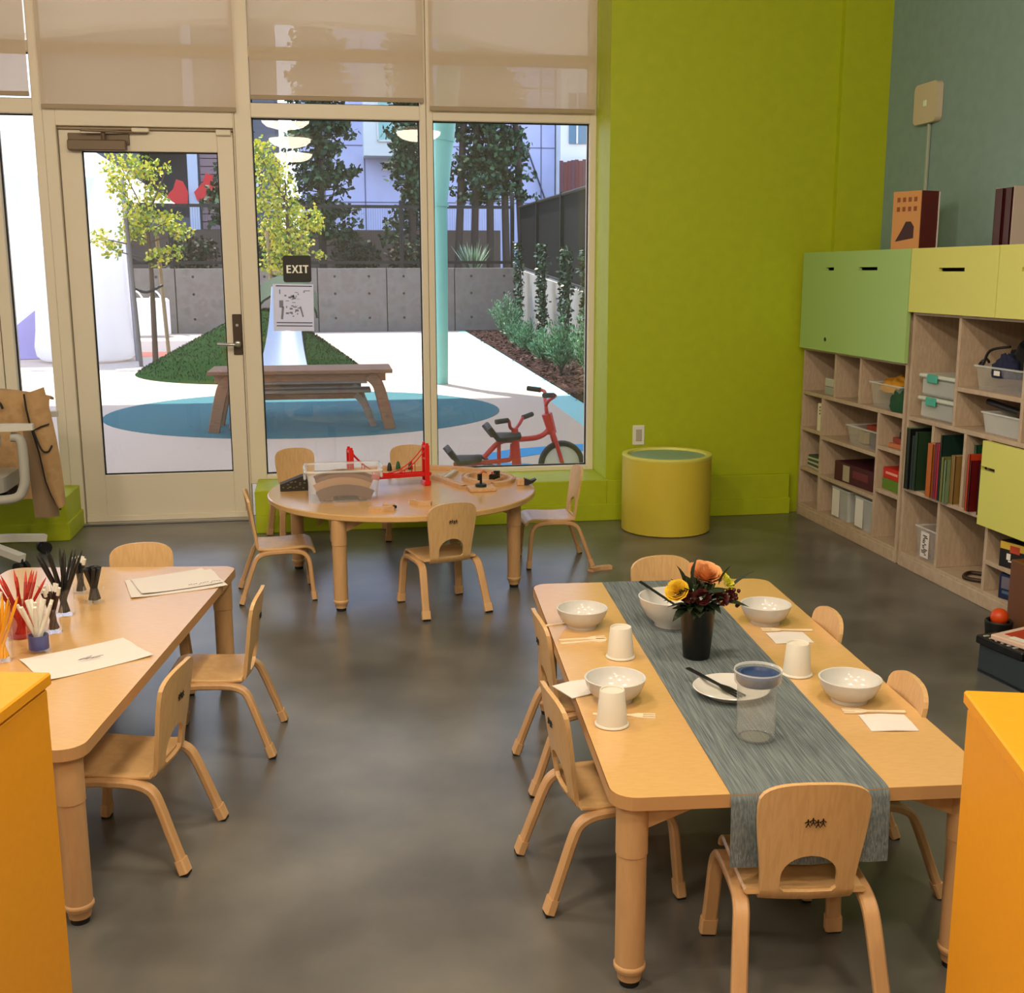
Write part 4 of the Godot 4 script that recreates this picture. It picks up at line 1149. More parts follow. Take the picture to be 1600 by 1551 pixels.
func make_chair(label: String, at: Vector3, turn: float, group: String) -> Node3D:
	var t := thing("toddler_chair", label, "chair", at, turn, group)
	var sp := []
	for p in [Vector3(0, 0.206, -0.158), Vector3(0, 0.222, -0.150), Vector3(0, 0.2325, -0.130), Vector3(0, 0.234, -0.10), Vector3(0, 0.230, -0.03), Vector3(0, 0.229, 0.04), Vector3(0, 0.232, 0.078)]:
		sp.append(p)
	part(t, "seat", MB.new().sweep(spline(sp, 4), rect_sec(0.236, 0.012, 0.004), Vector3.RIGHT), M.maple)
	var bk := part(t, "backrest", chair_back(), M.maple_y)
	part(bk, "emblem", emblem(), M.black)
	for s in [-1.0, 1.0]:
		for fr in [true, false]:
			var pts: Array
			if fr:
				pts = [Vector3(s * 0.136, 0.006, -0.150), Vector3(s * 0.131, 0.09, -0.142), Vector3(s * 0.127, 0.165, -0.135), Vector3(s * 0.1245, 0.196, -0.124), Vector3(s * 0.122, 0.214, -0.098), Vector3(s * 0.121, 0.2195, -0.05), Vector3(s * 0.121, 0.2190, -0.015)]
			else:
				pts = [Vector3(s * 0.140, 0.006, 0.160), Vector3(s * 0.134, 0.09, 0.130), Vector3(s * 0.128, 0.165, 0.103), Vector3(s * 0.1245, 0.198, 0.086), Vector3(s * 0.122, 0.2135, 0.058), Vector3(s * 0.121, 0.2185, 0.02), Vector3(s * 0.121, 0.2190, -0.015)]
			var leg := part(t, "leg", MB.new().sweep(spline(pts, 4), rect_sec(0.031, 0.018, 0.004), Vector3.RIGHT), M.leg_wood)
			var a: Vector3 = pts[0]
			var d: Vector3 = (pts[1] - pts[0]).normalized()
			var cap := part(leg, "foot_cap", MB.new().sweep([a + d * 0.0, a + d * 0.034], rect_sec(0.036, 0.023, 0.004), Vector3.RIGHT), M.foot_cap)
			part(cap, "glide", MB.new().box(a + Vector3(0, -0.003, 0), Vector3(0.03, 0.006, 0.02), 0.001), M.rubber)
	return t

func table_leg(t: Node3D, at: Vector3, h: float, dirs: Array) -> void:
	var leg := part(t, "leg", MB.new().lathe([Vector2(0, 0.014), Vector2(0.024, 0.014), Vector2(0.026, 0.03), Vector2(0.030, 0.034), Vector2(0.030, h * 0.72), Vector2(0.032, h * 0.725), Vector2(0.032, h), Vector2(0, h)], 20), M.leg_wood, at)
	part(leg, "ring", MB.new().lathe([Vector2(0.030, 0.036), Vector2(0.0325, 0.039), Vector2(0.0325, 0.046), Vector2(0.030, 0.049)], 20), M.foot_cap)
	part(leg, "glide", MB.new().lathe([Vector2(0, 0), Vector2(0.020, 0), Vector2(0.021, 0.014), Vector2(0, 0.014)], 16), M.rubber)
	for d in dirs:
		var bas := Basis(d, Vector3.UP, d.cross(Vector3.UP))
		part(leg, "corner_brace", MB.new().prism(PackedVector2Array([Vector2(0.026, h - 0.001), Vector2(0.026, h - 0.055), Vector2(0.05, h - 0.045), Vector2(0.13, h - 0.012), Vector2(0.13, h - 0.001)]), 0.022, Transform3D(bas, -bas.z * 0.011)), M.leg_wood)

func rect_table(label: String, at: Vector3, turn: float, w: float, l: float) -> Node3D:
	var t := thing("activity_table", label, "table", at, turn)
	var tp := part(t, "tabletop", slab(rounded(w, l, 0.05, 6), 0.394, 0.026), M.laminate)
	part(tp, "edge_band", slab_ring(rounded(w + 0.004, l + 0.004, 0.052, 6), 0.3935, 0.0262), M.edge_band)
	for sx in [-1.0, 1.0]:
		for sz in [-1.0, 1.0]:
			table_leg(t, Vector3(sx * (w / 2 - 0.045), 0, sz * (l / 2 - 0.045)), 0.3935, [Vector3(-sx, 0, 0), Vector3(0, 0, -sz)])
	return t

func slab_ring(poly: PackedVector2Array, y0: float, thick: float) -> MB:
	var b := MB.new()
	var m := poly.size()
	for i in m:
		var p := poly[i]
		var q := poly[(i + 1) % m]
		b.quad(Vector3(p.x, y0, -p.y), Vector3(q.x, y0, -q.y), Vector3(q.x, y0 + thick, -q.y), Vector3(p.x, y0 + thick, -p.y))
	return b

func yellow_cabinet(label: String, corner: Vector2, dir_z: Vector2, mirror: float) -> void:
	# corner: far inner corner; dir_z runs towards the camera along the inner side
	var dz := Vector3(dir_z.x, 0, dir_z.y).normalized()
	var dx := Vector3.UP.cross(dz).normalized() * mirror
	var t := thing("storage_cabinet", label, "cabinet", Vector3(corner.x, 0, corner.y))
	var bas := Basis(dx, Vector3.UP, dz)
	if mirror < 0: bas = Basis(dx, Vector3.UP, dz)
	var dd := 0.80
	part(t, "body", MB.new().box(bas * Vector3(0.20, 0.362, dd / 2 + 0.004), Vector3(0.39, 0.724, dd), 0.003, bas.orthonormalized()), M.yellow)
	part(t, "top_panel", MB.new().box(bas * Vector3(0.20, 0.739, dd / 2), Vector3(0.40, 0.022, dd + 0.008), 0.003, bas.orthonormalized()), M.yellow)

func build_furniture() -> void:
	var near_g := "toddler chairs at the dining table"
	var round_g := "toddler chairs round the toy table"
	var left_g := "toddler chairs at the drawing table"
	var c := make_chair("maple toddler chair in the foreground, its emblem facing the camera, under the runner", Vector3(0.888, 0, -1.972), -7.5, near_g)
	for s in [
		[0.465, -4.678, 16.4, "maple toddler chair seen from behind at the round toy table", round_g],
		[1.083, -5.366, 90.0, "maple toddler chair seen side-on, right of the round toy table", round_g],
		[-0.237, -5.0, -85.4, "maple toddler chair at the left side of the round toy table", round_g],
		[-0.150, -6.065, 194.0, "maple toddler chair behind the toy bin, by the glass door", round_g],
		[0.439, -6.068, 180.0, "maple toddler chair behind the red toy bridge, under the window", round_g],
		[-0.489, -2.754, 76.6, "maple toddler chair nearest the camera at the drawing table", left_g],
		[-0.336, -3.379, 84.8, "maple toddler chair second along the right side of the drawing table", left_g],
		[-0.64, -3.92, 187.0, "maple toddler chair at the far end of the drawing table", left_g],
		[0.600, -2.418, -86.3, "maple toddler chair nearest the camera, left side of the dining table", near_g],
		[0.680, -2.990, -90.0, "maple toddler chair farther along the left side of the dining table", near_g],
		[1.200, -2.350, 83.4, "maple toddler chair nearest the camera, right side of the dining table", near_g],
		[1.245, -2.880, 85.0, "maple toddler chair farther along the right side of the dining table", near_g],
		[1.085, -3.430, 184.0, "maple toddler chair at the far end of the dining table", near_g]]:
		dup(c, Vector3(s[0], 0, s[1]), s[2], s[3], s[4])
	# dining table: far-left (.633,-3.479), near-left (.511,-1.919)
	rect_table("light maple rectangular table with runner and place settings", Vector3(0.952, 0, -2.687), -4.47, 0.762, 1.524)
	rect_table("light maple rectangular table with pen jars and paper at the left", Vector3(-0.802, 0, -3.171), -8.2, 0.762, 1.524)
	var t := thing("round_table", "light maple round table with toy train things", "table", Vector3(0.335, 0, -5.185))
	part(t, "tabletop", MB.new().lathe([Vector2(0, 0.394), Vector2(0.606, 0.394), Vector2(0.610, 0.398), Vector2(0.610, 0.416), Vector2(0.606, 0.42), Vector2(0, 0.42)], 64), M.laminate)
	for p in [Vector2(-0.30, 0.49), Vector2(0.478, 0.245), Vector2(-0.49, -0.25), Vector2(0.29, -0.48)]:
		var d := Vector3(-p.x, 0, -p.y).normalized()
		table_leg(t, Vector3(p.x, 0, p.y), 0.3935, [d.rotated(Vector3.UP, 0.75), d.rotated(Vector3.UP, -0.75)])
	yellow_cabinet("bright yellow cabinet in the left foreground", Vector2(-0.466, -1.902), Vector2(-0.036, 0.165), -1.0)
	yellow_cabinet("bright yellow cabinet in the right foreground", Vector2(0.978, -1.572), Vector2(-0.081, 0.283), 1.0)
	# drum stool
	var dr := thing("drum_pouf", "round yellow drum with a grey-green top by the green wall", "pouf", Vector3(1.835, 0, -5.975))
	part(dr, "side", MB.new().lathe([Vector2(0, 0.0), Vector2(0.236, 0.0), Vector2(0.243, 0.006), Vector2(0.243, 0.408)], 48), M.drum)
	part(dr, "rim", MB.new().lathe([Vector2(0.243, 0.405), Vector2(0.246, 0.412), Vector2(0.244, 0.421), Vector2(0.232, 0.424), Vector2(0.216, 0.421), Vector2(0.212, 0.408)], 48), M.drum_rim)
	part(dr, "top", MB.new().lathe([Vector2(0.215, 0.409), Vector2(0.0, 0.410)], 48), M.drum_top)
	build_office_chair()

func build_office_chair() -> void:
	var shell := mat(Color(0.66, 0.65, 0.62), 0.5)
	var white := mat(Color(0.80, 0.79, 0.76), 0.45)
	var t := thing("office_chair", "pale grey office chair on castors at the left edge", "chair", Vector3(-1.735, 0, -5.765))
	for k in 5:
		var a := deg_to_rad(-35 + 72.0 * k)
		var d := Vector3(cos(a), 0, sin(a))
		var leg := part(t, "base_leg", MB.new().sweep([d * 0.03 + Vector3(0, 0.125, 0), d * 0.2 + Vector3(0, 0.105, 0), d * 0.37 + Vector3(0, 0.078, 0)], PackedVector2Array([Vector2(-0.022, -0.018), Vector2(0.022, -0.018), Vector2(0.016, 0.018), Vector2(-0.016, 0.018)]), d.cross(Vector3.UP)), white)
		var s := d.cross(Vector3.UP)
		part(leg, "castor", MB.new().tube([d * 0.36 + s * 0.028 + Vector3(0, 0.03, 0), d * 0.36 + s * 0.008 + Vector3(0, 0.03, 0)], 0.03, 14).tube([d * 0.36 - s * 0.028 + Vector3(0, 0.03, 0), d * 0.36 - s * 0.008 + Vector3(0, 0.03, 0)], 0.03, 14).tube([d * 0.36 + Vector3(0, 0.03, 0), d * 0.36 + Vector3(0, 0.075, 0)], 0.011, 8), M.rubber)
	part(t, "gas_column", MB.new().tube([Vector3(0, 0.1, 0), Vector3(0, 0.34, 0)], 0.03, 12), shell)
	part(t, "mechanism", MB.new().box(Vector3(0.06, 0.355, 0), Vector3(0.34, 0.05, 0.2), 0.015), M.rubber)
	part(t, "seat", MB.new().prism(rounded(0.46, 0.46, 0.1), 0.07, Transform3D(FLAT, Vector3(0, 0.385, 0))), shell)
	for z in [-0.25, 0.25]:
		var arm := part(t, "arm", MB.new().tube(spline([Vector3(0.05, 0.36, z * 0.8), Vector3(0.28, 0.37, z), Vector3(0.335, 0.42, z), Vector3(0.345, 0.50, z), Vector3(0.34, 0.64, z), Vector3(0.30, 0.66, z)], 5), 0.022, 10), shell)
		part(arm, "arm_pad", MB.new().prism(PackedVector2Array([Vector2(-0.25, 0.04), Vector2(-0.25, -0.04), Vector2(0.26, -0.04), Vector2(0.36, -0.01), Vector2(0.36, 0.02), Vector2(0.26, 0.04)]), 0.028, Transform3D(FLAT, Vector3(0.04, 0.69, z))), white)
		part(arm, "pad_support", MB.new().box(Vector3(0.08, 0.65, z), Vector3(0.34, 0.08, 0.06), 0.012), shell)
	part(t, "backrest", MB.new().prism(rounded(0.46, 0.50, 0.09), 0.05, Transform3D(Basis(Vector3.UP, 0.0), Vector3(0.06, 0.555, -0.32))), shell)
	# coat over the back
	var khaki := textured(noise_tex([Color(0.66, 0.52, 0.36), Color(0.72, 0.58, 0.41), Color(0.60, 0.47, 0.32)], 0.02, 51, 256), Vector3(2, 2, 2), 0.85)
	var coat := thing("khaki_coat", "khaki coat with black piping draped over the office chair", "coat", Vector3(-1.78, 0, -6.0))
	var rows := []
	for i in 12:
		var y: float = [0.30, 0.36, 0.42, 0.48, 0.54, 0.60, 0.66, 0.72, 0.78, 0.825, 0.845, 0.83][i]
		var z: float = [0.10, 0.10, 0.10, 0.10, 0.10, 0.10, 0.10, 0.10, 0.10, 0.085, 0.04, -0.02][i]
		var r := []
		for k in 17:
			var u := k / 16.0
			var drop := 0.05 * pow(absf(u - 0.5) * 2.0, 3.0) * (1.0 if i > 7 else 0.3)
			r.append(Vector3(-0.34 + u * 0.76, y - drop, z + 0.012 * sin(u * 17.0) - 0.05 * pow(absf(u - 0.5) * 2.0, 4.0)))
		rows.append(r)
	part(coat, "shoulders", MB.new().cloth(rows, 0.012), khaki)
	var fl := []
	for i in 9:
		var lx: float = [0.34, 0.345, 0.355, 0.372, 0.388, 0.398, 0.408, 0.430, 0.466][i]
		var rx: float = [0.425, 0.438, 0.450, 0.460, 0.468, 0.474, 0.478, 0.480, 0.480][i]
		var r := []
		for k in 6:
			r.append(Vector3(lerpf(lx, rx, k / 5.0), 0.825 - i * 0.072 + 0.006 * k, 0.155 + 0.03 * sin(k / 5.0 * PI)))
		fl.append(r)
	var flap := part(coat, "hanging_flap", MB.new().cloth(fl, 0.010), khaki)
	var edge_pts := []
	for i in 9: edge_pts.append(fl[i][0] + Vector3(0, 0, 0.014))
	part(flap, "piping", MB.new().tube(edge_pts, 0.006, 6), M.black)
	part(flap, "pocket_piping", MB.new().tube(spline([Vector3(0.372, 0.655, 0.198), Vector3(0.405, 0.56, 0.204), Vector3(0.435, 0.545, 0.203), Vector3(0.455, 0.575, 0.194)], 5), 0.005, 6).tube([Vector3(0.375, 0.65, 0.200), Vector3(0.415, 0.67, 0.204), Vector3(0.45, 0.68, 0.192)], 0.004, 6), M.black)
	part(coat, "hem_panel", MB.new().cloth([[Vector3(0.325, 0.20, 0.10), Vector3(0.385, 0.20, 0.12), Vector3(0.445, 0.205, 0.11)], [Vector3(0.318, 0.40, 0.10), Vector3(0.375, 0.40, 0.125), Vector3(0.43, 0.40, 0.11)], [Vector3(0.30, 0.66, 0.10), Vector3(0.355, 0.66, 0.11), Vector3(0.408, 0.66, 0.11)]], 0.01), mat(Color(0.52, 0.43, 0.33), 0.85))
	part(coat, "collar_piping", MB.new().tube(spline([Vector3(0.0, 0.775, 0.13), Vector3(0.10, 0.80, 0.125), Vector3(0.2, 0.79, 0.125), Vector3(0.225, 0.75, 0.125)], 5), 0.006, 6).tube(spline([Vector3(0.14, 0.80, 0.12), Vector3(0.17, 0.85, 0.08)], 4), 0.005, 6).tube(spline([Vector3(0.38, 0.775, 0.18), Vector3(0.41, 0.81, 0.17)], 4), 0.005, 6), M.black)

# ---------------------------------------------------------------- things on the tables
const TY := 0.4202

func fork_shape(l: float) -> MB:
	var b := MB.new()
	var pts := PackedVector2Array([Vector2(-0.006, 0), Vector2(0.006, 0), Vector2(0.0045, l * 0.60), Vector2(0.0125, l * 0.72), Vector2(0.0135, l), Vector2(0.009, l), Vector2(0.0082, l * 0.80), Vector2(0.0032, l * 0.80), Vector2(0.0028, l), Vector2(-0.0028, l), Vector2(-0.0032, l * 0.80), Vector2(-0.0082, l * 0.80), Vector2(-0.009, l), Vector2(-0.0135, l), Vector2(-0.0125, l * 0.72), Vector2(-0.0045, l * 0.60)])
	return b.prism(pts, 0.003, Transform3D(FLAT, Vector3.ZERO))

func spoon_shape(l: float) -> MB:
	var pts := PackedVector2Array([Vector2(-0.006, 0), Vector2(0.006, 0), Vector2(0.0042, l * 0.66)])
	pts.append_array(arc2(0, l * 0.84, 0.0155, -50, 230, 14))
	pts.append(Vector2(-0.0042, l * 0.66))
	return MB.new().prism(pts, 0.003, Transform3D(FLAT, Vector3.ZERO))

# lays a shape whose length runs along -z from a to b
func lay(called: String, m: MB, mt: Material, label: String, category: String, a: Vector2, b: Vector2, y: float, group := "", tilt := 0.0) -> void:
	var d := b - a
	var o := single(called, m, mt, label, category, Vector3(a.x, y, a.y), rad_to_deg(atan2(-d.x, -d.y)), group)
	if tilt != 0.0: o.rotate_object_local(Vector3.RIGHT, tilt)

func bowl_mesh(r: float, foot: float, h: float) -> MB:
	return MB.new().lathe([Vector2(0, 0.004), Vector2(foot - 0.006, 0.004), Vector2(foot - 0.004, 0), Vector2(foot, 0), Vector2(foot + 0.001, 0.008), Vector2(lerpf(foot, r, 0.55), h * 0.38), Vector2(lerpf(foot, r, 0.86), h * 0.72), Vector2(r, h), Vector2(r - 0.002, h + 0.001), Vector2(r - 0.005, h), Vector2(lerpf(foot, r, 0.84) - 0.004, h * 0.74), Vector2(lerpf(foot, r, 0.5) - 0.004, h * 0.42), Vector2(foot * 0.8, 0.014), Vector2(0, 0.010)], 40)

func pen_holder(label: String, at: Vector3, r: float, h: float, glass: Material) -> void:
	single("glass_holder", MB.new().lathe([Vector2(0, 0), Vector2(r * 0.9, 0), Vector2(r, 0.004), Vector2(r, h)], 24), glass, label, "glass", at, 0, "pen glasses on the drawing table")

func pens(kind: String, label: String, at: Vector3, r: float, count: int, l: float, rad: float, body: Material, tip: Material, flare := 1.0, start := 0.0) -> void:
	var proto: Node3D
	for k in count:
		var a := start + TAU * k / count + rng.randf_range(-0.3, 0.3)
		var rr := r * (0.75 if k % 3 else 0.3)
		var foot := at + Vector3(cos(a + PI * 0.8) * r * 0.45, 0.009, sin(a + PI * 0.8) * r * 0.45)
		var dir := (Vector3(cos(a) * rr * flare, 0.085, sin(a) * rr * flare) - Vector3(cos(a + PI * 0.8) * r * 0.45, 0, sin(a + PI * 0.8) * r * 0.45)).normalized()
		var x := dir.cross(Vector3.FORWARD).normalized()
		var o: Node3D
		if proto == null:
			proto = thing(kind, label, "pen" if kind != "pencil" else "pencil", Vector3.ZERO, 0, label)
			part(proto, "barrel", MB.new().tube([Vector3(0, 0, 0), Vector3(0, l * 0.82, 0)], rad, 7), body)
			part(proto, "tip", MB.new().tube([Vector3(0, l * 0.82, 0), Vector3(0, l * 0.9, 0), Vector3(0, l, 0)], [rad, rad * (1.0 if kind != "pencil" else 0.75), rad * (0.9 if kind != "pencil" else 0.15)], 7), tip)
			o = proto
		else:
			o = dup(proto, Vector3.ZERO, 0, label, label)
		o.transform = Transform3D(Basis(x, dir, x.cross(dir)), foot)

func leafy(b: MB, at: Vector3, dir: Vector3, l: float, w: float) -> void:   # one broad leaf, folded along its rib
	var s := dir.cross(Vector3.UP + rv() * 0.3).normalized()
	var up := s.cross(dir).normalized()
	var p := []
	for i in 6:
		var u := i / 5.0
		var wd := w * sin(PI * pow(u, 0.8)) * 0.5
		var q := at + dir * l * u - up * l * 0.18 * u * u
		p.append([q - s * wd + up * wd * 0.4, q, q + s * wd + up * wd * 0.4])
	b.sheet(p)

func rose(parent: Node3D, called: String, at: Vector3, r: float, m: Material, facing: Vector3, ruffles: int) -> void:
	var head := Node3D.new()
	var f := facing.normalized()
	var x := f.cross(Vector3(0.3, 1, 0.2)).normalized()
	var bas := Basis(x, f, x.cross(f).normalized())
	var b := MB.new()
	for ring in ruffles:
		var u := (ring + 0.6) / ruffles
		var cnt := 3 + ring
		for k in cnt:
			var a := TAU * k / cnt + ring * 0.7 + rng.randf_range(-0.15, 0.15)
			var g := []
			for i in 4:
				var row := []
				for j in 5:
					var s := (j - 2) / 2.0
					var aa := a + s * (0.9 / (0.4 + u)) * 0.62
					var rad := r * u * (0.45 + 0.55 * (i / 3.0))
					var hh := r * (0.15 + 0.75 * (i / 3.0) * (1.0 - 0.55 * u)) - r * 0.12 * s * s * (i / 3.0) + rng.randf_range(-0.02, 0.02) * r
					row.append(bas * Vector3(cos(aa) * rad, hh, sin(aa) * rad) + at)
				g.append(row)
			b.sheet(g)
	head.free()
	part(parent, called, b, m)

func build_table_things() -> void:
	rng.seed = 303
	# runner
	var weave := textured(noise_tex([Color(0.31, 0.35, 0.37), Color(0.56, 0.59, 0.59), Color(0.40, 0.44, 0.46), Color(0.62, 0.64, 0.63)], 0.05, 61, 512, 3), Vector3(6.5, 1.3, 0.14), 0.95, false, 0.15)
	weave.detail_enabled = true
	weave.detail_blend_mode = BaseMaterial3D.BLEND_MODE_MUL
	weave.detail_albedo = noise_tex([Color(0.75, 0.75, 0.75), Color(1, 1, 1)], 0.2, 62, 256, 2)
	weave.detail_uv_layer = BaseMaterial3D.DETAIL_UV_1
	var run := []
	for p in [[0.4222, -0.758], [0.4226, -0.752], [0.4226, -0.745], [0.4225, -0.4], [0.4225, 0.0], [0.4225, 0.4], [0.4235, 0.745], [0.4215, 0.762], [0.405, 0.771], [0.36, 0.773], [0.31, 0.775], [0.275, 0.776]]:
		var r := []
		for k in 9:
			r.append(Vector3(-0.156 + k * 0.039, p[0], p[1] + (0.004 * sin(k * 1.9) if p[0] < 0.38 else 0.0)))
		run.append(r)
	single("table_runner", MB.new().cloth(run, -0.0018), weave, "grey-blue woven runner laid along the dining table", "runner", Vector3(0.952, 0, -2.687), -4.47)
	var bowl := bowl_mesh(0.072, 0.042, 0.055)
	var g := "white cereal bowls at the place settings"
	for s in [[0.69, -3.015, "white bowl at the far left place of the dining table"], [0.642, -2.455, "white bowl behind the nearest cup, left side"], [1.212, -2.965, "white bowl at the far right place, beside the flowers"], [1.178, -2.36, "white bowl nearest the camera on the right side"]]:
		single("bowl", bowl, M.ceramic, s[2], "bowl", Vector3(s[0], TY, s[1]), 0, g)
	var RY := 0.4226
	single("serving_bowl", bowl_mesh(0.098, 0.052, 0.082), M.ceramic, "large white serving bowl holding a dark spoon behind the vase", "bowl", Vector3(0.945, RY, -2.985))
	lay("serving_spoon", spoon_shape(0.2), M.black, "dark serving spoon leaning in the large white bowl", "spoon", Vector2(0.872, -3.075), Vector2(0.97, -2.98), 0.525, "", -0.42)
	var cup := MB.new().lathe([Vector2(0.033, 0.004), Vector2(0.036, 0.0), Vector2(0.0385, 0.002), Vector2(0.037, 0.005), Vector2(0.0345, 0.006), Vector2(0.0275, 0.080), Vector2(0.0265, 0.0815), Vector2(0.0245, 0.0805), Vector2(0.0242, 0.077), Vector2(0, 0.077)], 32)
	for s in [[0.731, -2.745, "white paper cup upside down beside the far left bowl"], [0.598, -2.31, "white paper cup upside down, nearest the camera"], [1.128, -2.545, "white paper cup upside down right of the runner"]]:
		single("paper_cup", cup, M.paper_cup, s[2], "cup", Vector3(s[0], TY, s[1]), 0, "upturned paper cups")
	# plate, fork, jar
	single("plate", MB.new().lathe([Vector2(0, 0.003), Vector2(0.052, 0.003), Vector2(0.054, 0), Vector2(0.058, 0), Vector2(0.060, 0.004), Vector2(0.088, 0.018), Vector2(0.090, 0.0195), Vector2(0.088, 0.021), Vector2(0.064, 0.0095), Vector2(0.0, 0.0075)], 48), M.ceramic, "white plate on the runner with a dark fork", "plate", Vector3(0.918, RY, -2.435))
	lay("dark_fork", fork_shape(0.18), M.black, "dark metal fork resting across the white plate", "fork", Vector2(0.846, -2.545), Vector2(0.925, -2.385), 0.452, "", -0.1)
	var jar := thing("clear_jar", "clear plastic jar with a blue inner lid on the runner", "jar", Vector3(0.882, RY, -2.185))
	part(jar, "body", MB.new().lathe([Vector2(0, 0.001), Vector2(0.038, 0), Vector2(0.0415, 0.004), Vector2(0.042, 0.118), Vector2(0.047, 0.124), Vector2(0.0495, 0.128), Vector2(0.0495, 0.150)], 36), clear(Color(0.93, 0.93, 0.92), 0.2, 0.08))
	part(jar, "lid", MB.new().lathe([Vector2(0, 0.122), Vector2(0.041, 0.122), Vector2(0.0465, 0.130), Vector2(0.0465, 0.143), Vector2(0.036, 0.145), Vector2(0.033, 0.139), Vector2(0, 0.139)], 32), mat(Color(0.16, 0.24, 0.40), 0.35))
	part(jar, "rim", MB.new().lathe([Vector2(0.0485, 0.148), Vector2(0.051, 0.150), Vector2(0.050, 0.153), Vector2(0.048, 0.152)], 36), clear(Color(0.95, 0.95, 0.95), 0.4, 0.1))
	# napkins and plastic cutlery
	var nap := MB.new().cloth([[Vector3(-0.052, 0.002, 0.045), Vector3(0, 0.004, 0.046), Vector3(0.052, 0.002, 0.045)], [Vector3(-0.052, 0.003, 0), Vector3(0, 0.004, 0), Vector3(0.052, 0.003, 0)], [Vector3(-0.052, 0.003, -0.045), Vector3(0, 0.005, -0.046), Vector3(0.052, 0.002, -0.045)]], 0.0018)
	for s in [[1.222, -2.815, -4, "white napkin before the far right bowl"], [1.200, -2.213, -8, "white napkin before the near right bowl"], [0.578, -2.535, 20, "white napkin beside the near left bowl"]]:
		single("paper_napkin", nap, M.paper, s[3], "napkin", Vector3(s[0], TY, s[1]), s[2], "paper napkins")
	lay("plastic_spoon", spoon_shape(0.135), M.cream, "cream plastic spoon before the far left bowl", "spoon", Vector2(0.600, -2.87), Vector2(0.735, -2.885), TY, "cream plastic cutlery")
	lay("plastic_fork", fork_shape(0.13), M.cream, "cream plastic fork parallel to the spoon, far left place", "fork", Vector2(0.600, -2.90), Vector2(0.73, -2.902), TY, "cream plastic cutlery")
	lay("plastic_fork", fork_shape(0.14), M.cream, "cream plastic fork behind the nearest cup", "fork", Vector2(0.570, -2.372), Vector2(0.708, -2.335), TY, "cream plastic cutlery")
	lay("plastic_fork", fork_shape(0.14), M.cream, "cream plastic fork at the far right place", "fork", Vector2(1.31, -2.865), Vector2(1.17, -2.895), TY + 0.001, "cream plastic cutlery")
	lay("plastic_fork", fork_shape(0.14), M.cream, "cream plastic fork at the near right place", "fork", Vector2(1.268, -2.265), Vector2(1.128, -2.295), TY + 0.001, "cream plastic cutlery")
	lay("plastic_spoon", spoon_shape(0.12), M.cream, "cream plastic spoon left of the far left bowl", "spoon", Vector2(0.575, -3.03), Vector2(0.66, -3.05), TY, "cream plastic cutlery")
	# vase with bouquet
	var va := Vector3(0.922, RY, -2.705)
	single("black_vase", MB.new().lathe([Vector2(0, 0), Vector2(0.031, 0), Vector2(0.0345, 0.003), Vector2(0.0455, 0.132), Vector2(0.0465, 0.135), Vector2(0.044, 0.135), Vector2(0.034, 0.01), Vector2(0, 0.01)], 32), mat(Color(0.018, 0.016, 0.014), 0.35), "matt black tapered vase on the runner", "vase", va)
	var bq := thing("flower_bouquet", "mixed bouquet of yellow, peach and dark red flowers in the black vase", "flowers", va + Vector3(0, 0.012, 0))
	var stems := MB.new()
	for k in 9:
		var a := TAU * k / 9.0
		stems.tube([Vector3(cos(a) * 0.012, 0, sin(a) * 0.012), Vector3(cos(a) * 0.03, 0.15, sin(a) * 0.03), Vector3(cos(a) * 0.045, 0.19, sin(a) * 0.04)], 0.003, 5)
	part(bq, "stems", stems, mat(Color(0.16, 0.24, 0.09), 0.7))
	rose(bq, "yellow_flower", Vector3(-0.058, 0.166, 0.016), 0.034, mat(Color(0.86, 0.70, 0.16), 0.6), Vector3(-0.5, 0.7, 0.6), 6)
	rose(bq, "peach_flower", Vector3(0.026, 0.186, -0.035), 0.050, mat(Color(0.88, 0.62, 0.40), 0.6), Vector3(0.1, 0.9, 0.4), 7)
	rose(bq, "yellow_flower", Vector3(0.076, 0.176, 0.0), 0.020, mat(Color(0.80, 0.78, 0.20), 0.6), Vector3(0.3, 0.6, 0.6), 4)
	rose(bq, "yellow_flower", Vector3(0.070, 0.190, -0.018), 0.018, mat(Color(0.80, 0.78, 0.20), 0.6), Vector3(0.3, 0.8, 0.4), 4)
	for s in [[-0.006, 0.158, 0.044, 0.024], [0.046, 0.150, 0.040, 0.022], [-0.034, 0.158, 0.036, 0.018], [0.074, 0.155, 0.018, 0.018]]:
		rose(bq, "dark_red_flower", Vector3(s[0], s[1], s[2]), s[3], mat(Color(0.30, 0.07, 0.07), 0.6), Vector3(s[0] * 6, 0.5, 0.8), 5)
	for k in 54:
		var a := TAU * k / 18.0 + rng.randf_range(-0.1, 0.1)
		var lf := MB.new()
		var up := rng.randf_range(-0.35, 1.3)
		leafy(lf, Vector3(cos(a) * 0.026, 0.112 + rng.randf() * 0.05, sin(a) * 0.026), Vector3(cos(a), up, sin(a)).normalized(), rng.randf_range(0.045, 0.065), rng.randf_range(0.022, 0.034))
		part(bq, "leaf", lf, mat(Color(0.11, 0.16, 0.065), 0.55) if k == 0 else bq.get_node("leaf").material_override)
	for s in [[Vector3(-0.012, 0.18, 0.0), Vector3(-0.12, 1, 0.1), 0.075], [Vector3(-0.035, 0.18, -0.01), Vector3(-0.25, 1, 0.1), 0.06], [Vector3(0.05, 0.18, 0.01), Vector3(0.35, 1, 0.1), 0.065], [Vector3(0.08, 0.16, 0.0), Vector3(0.7, 0.8, 0.1), 0.085], [Vector3(0.05, 0.14, 0.03), Vector3(1, 0.0, 0.2), 0.075]]:
		var lf := MB.new()
		leafy(lf, s[0], s[1].normalized(), s[2], 0.026)
		part(bq, "leaf", lf, bq.get_node("leaf").material_override)
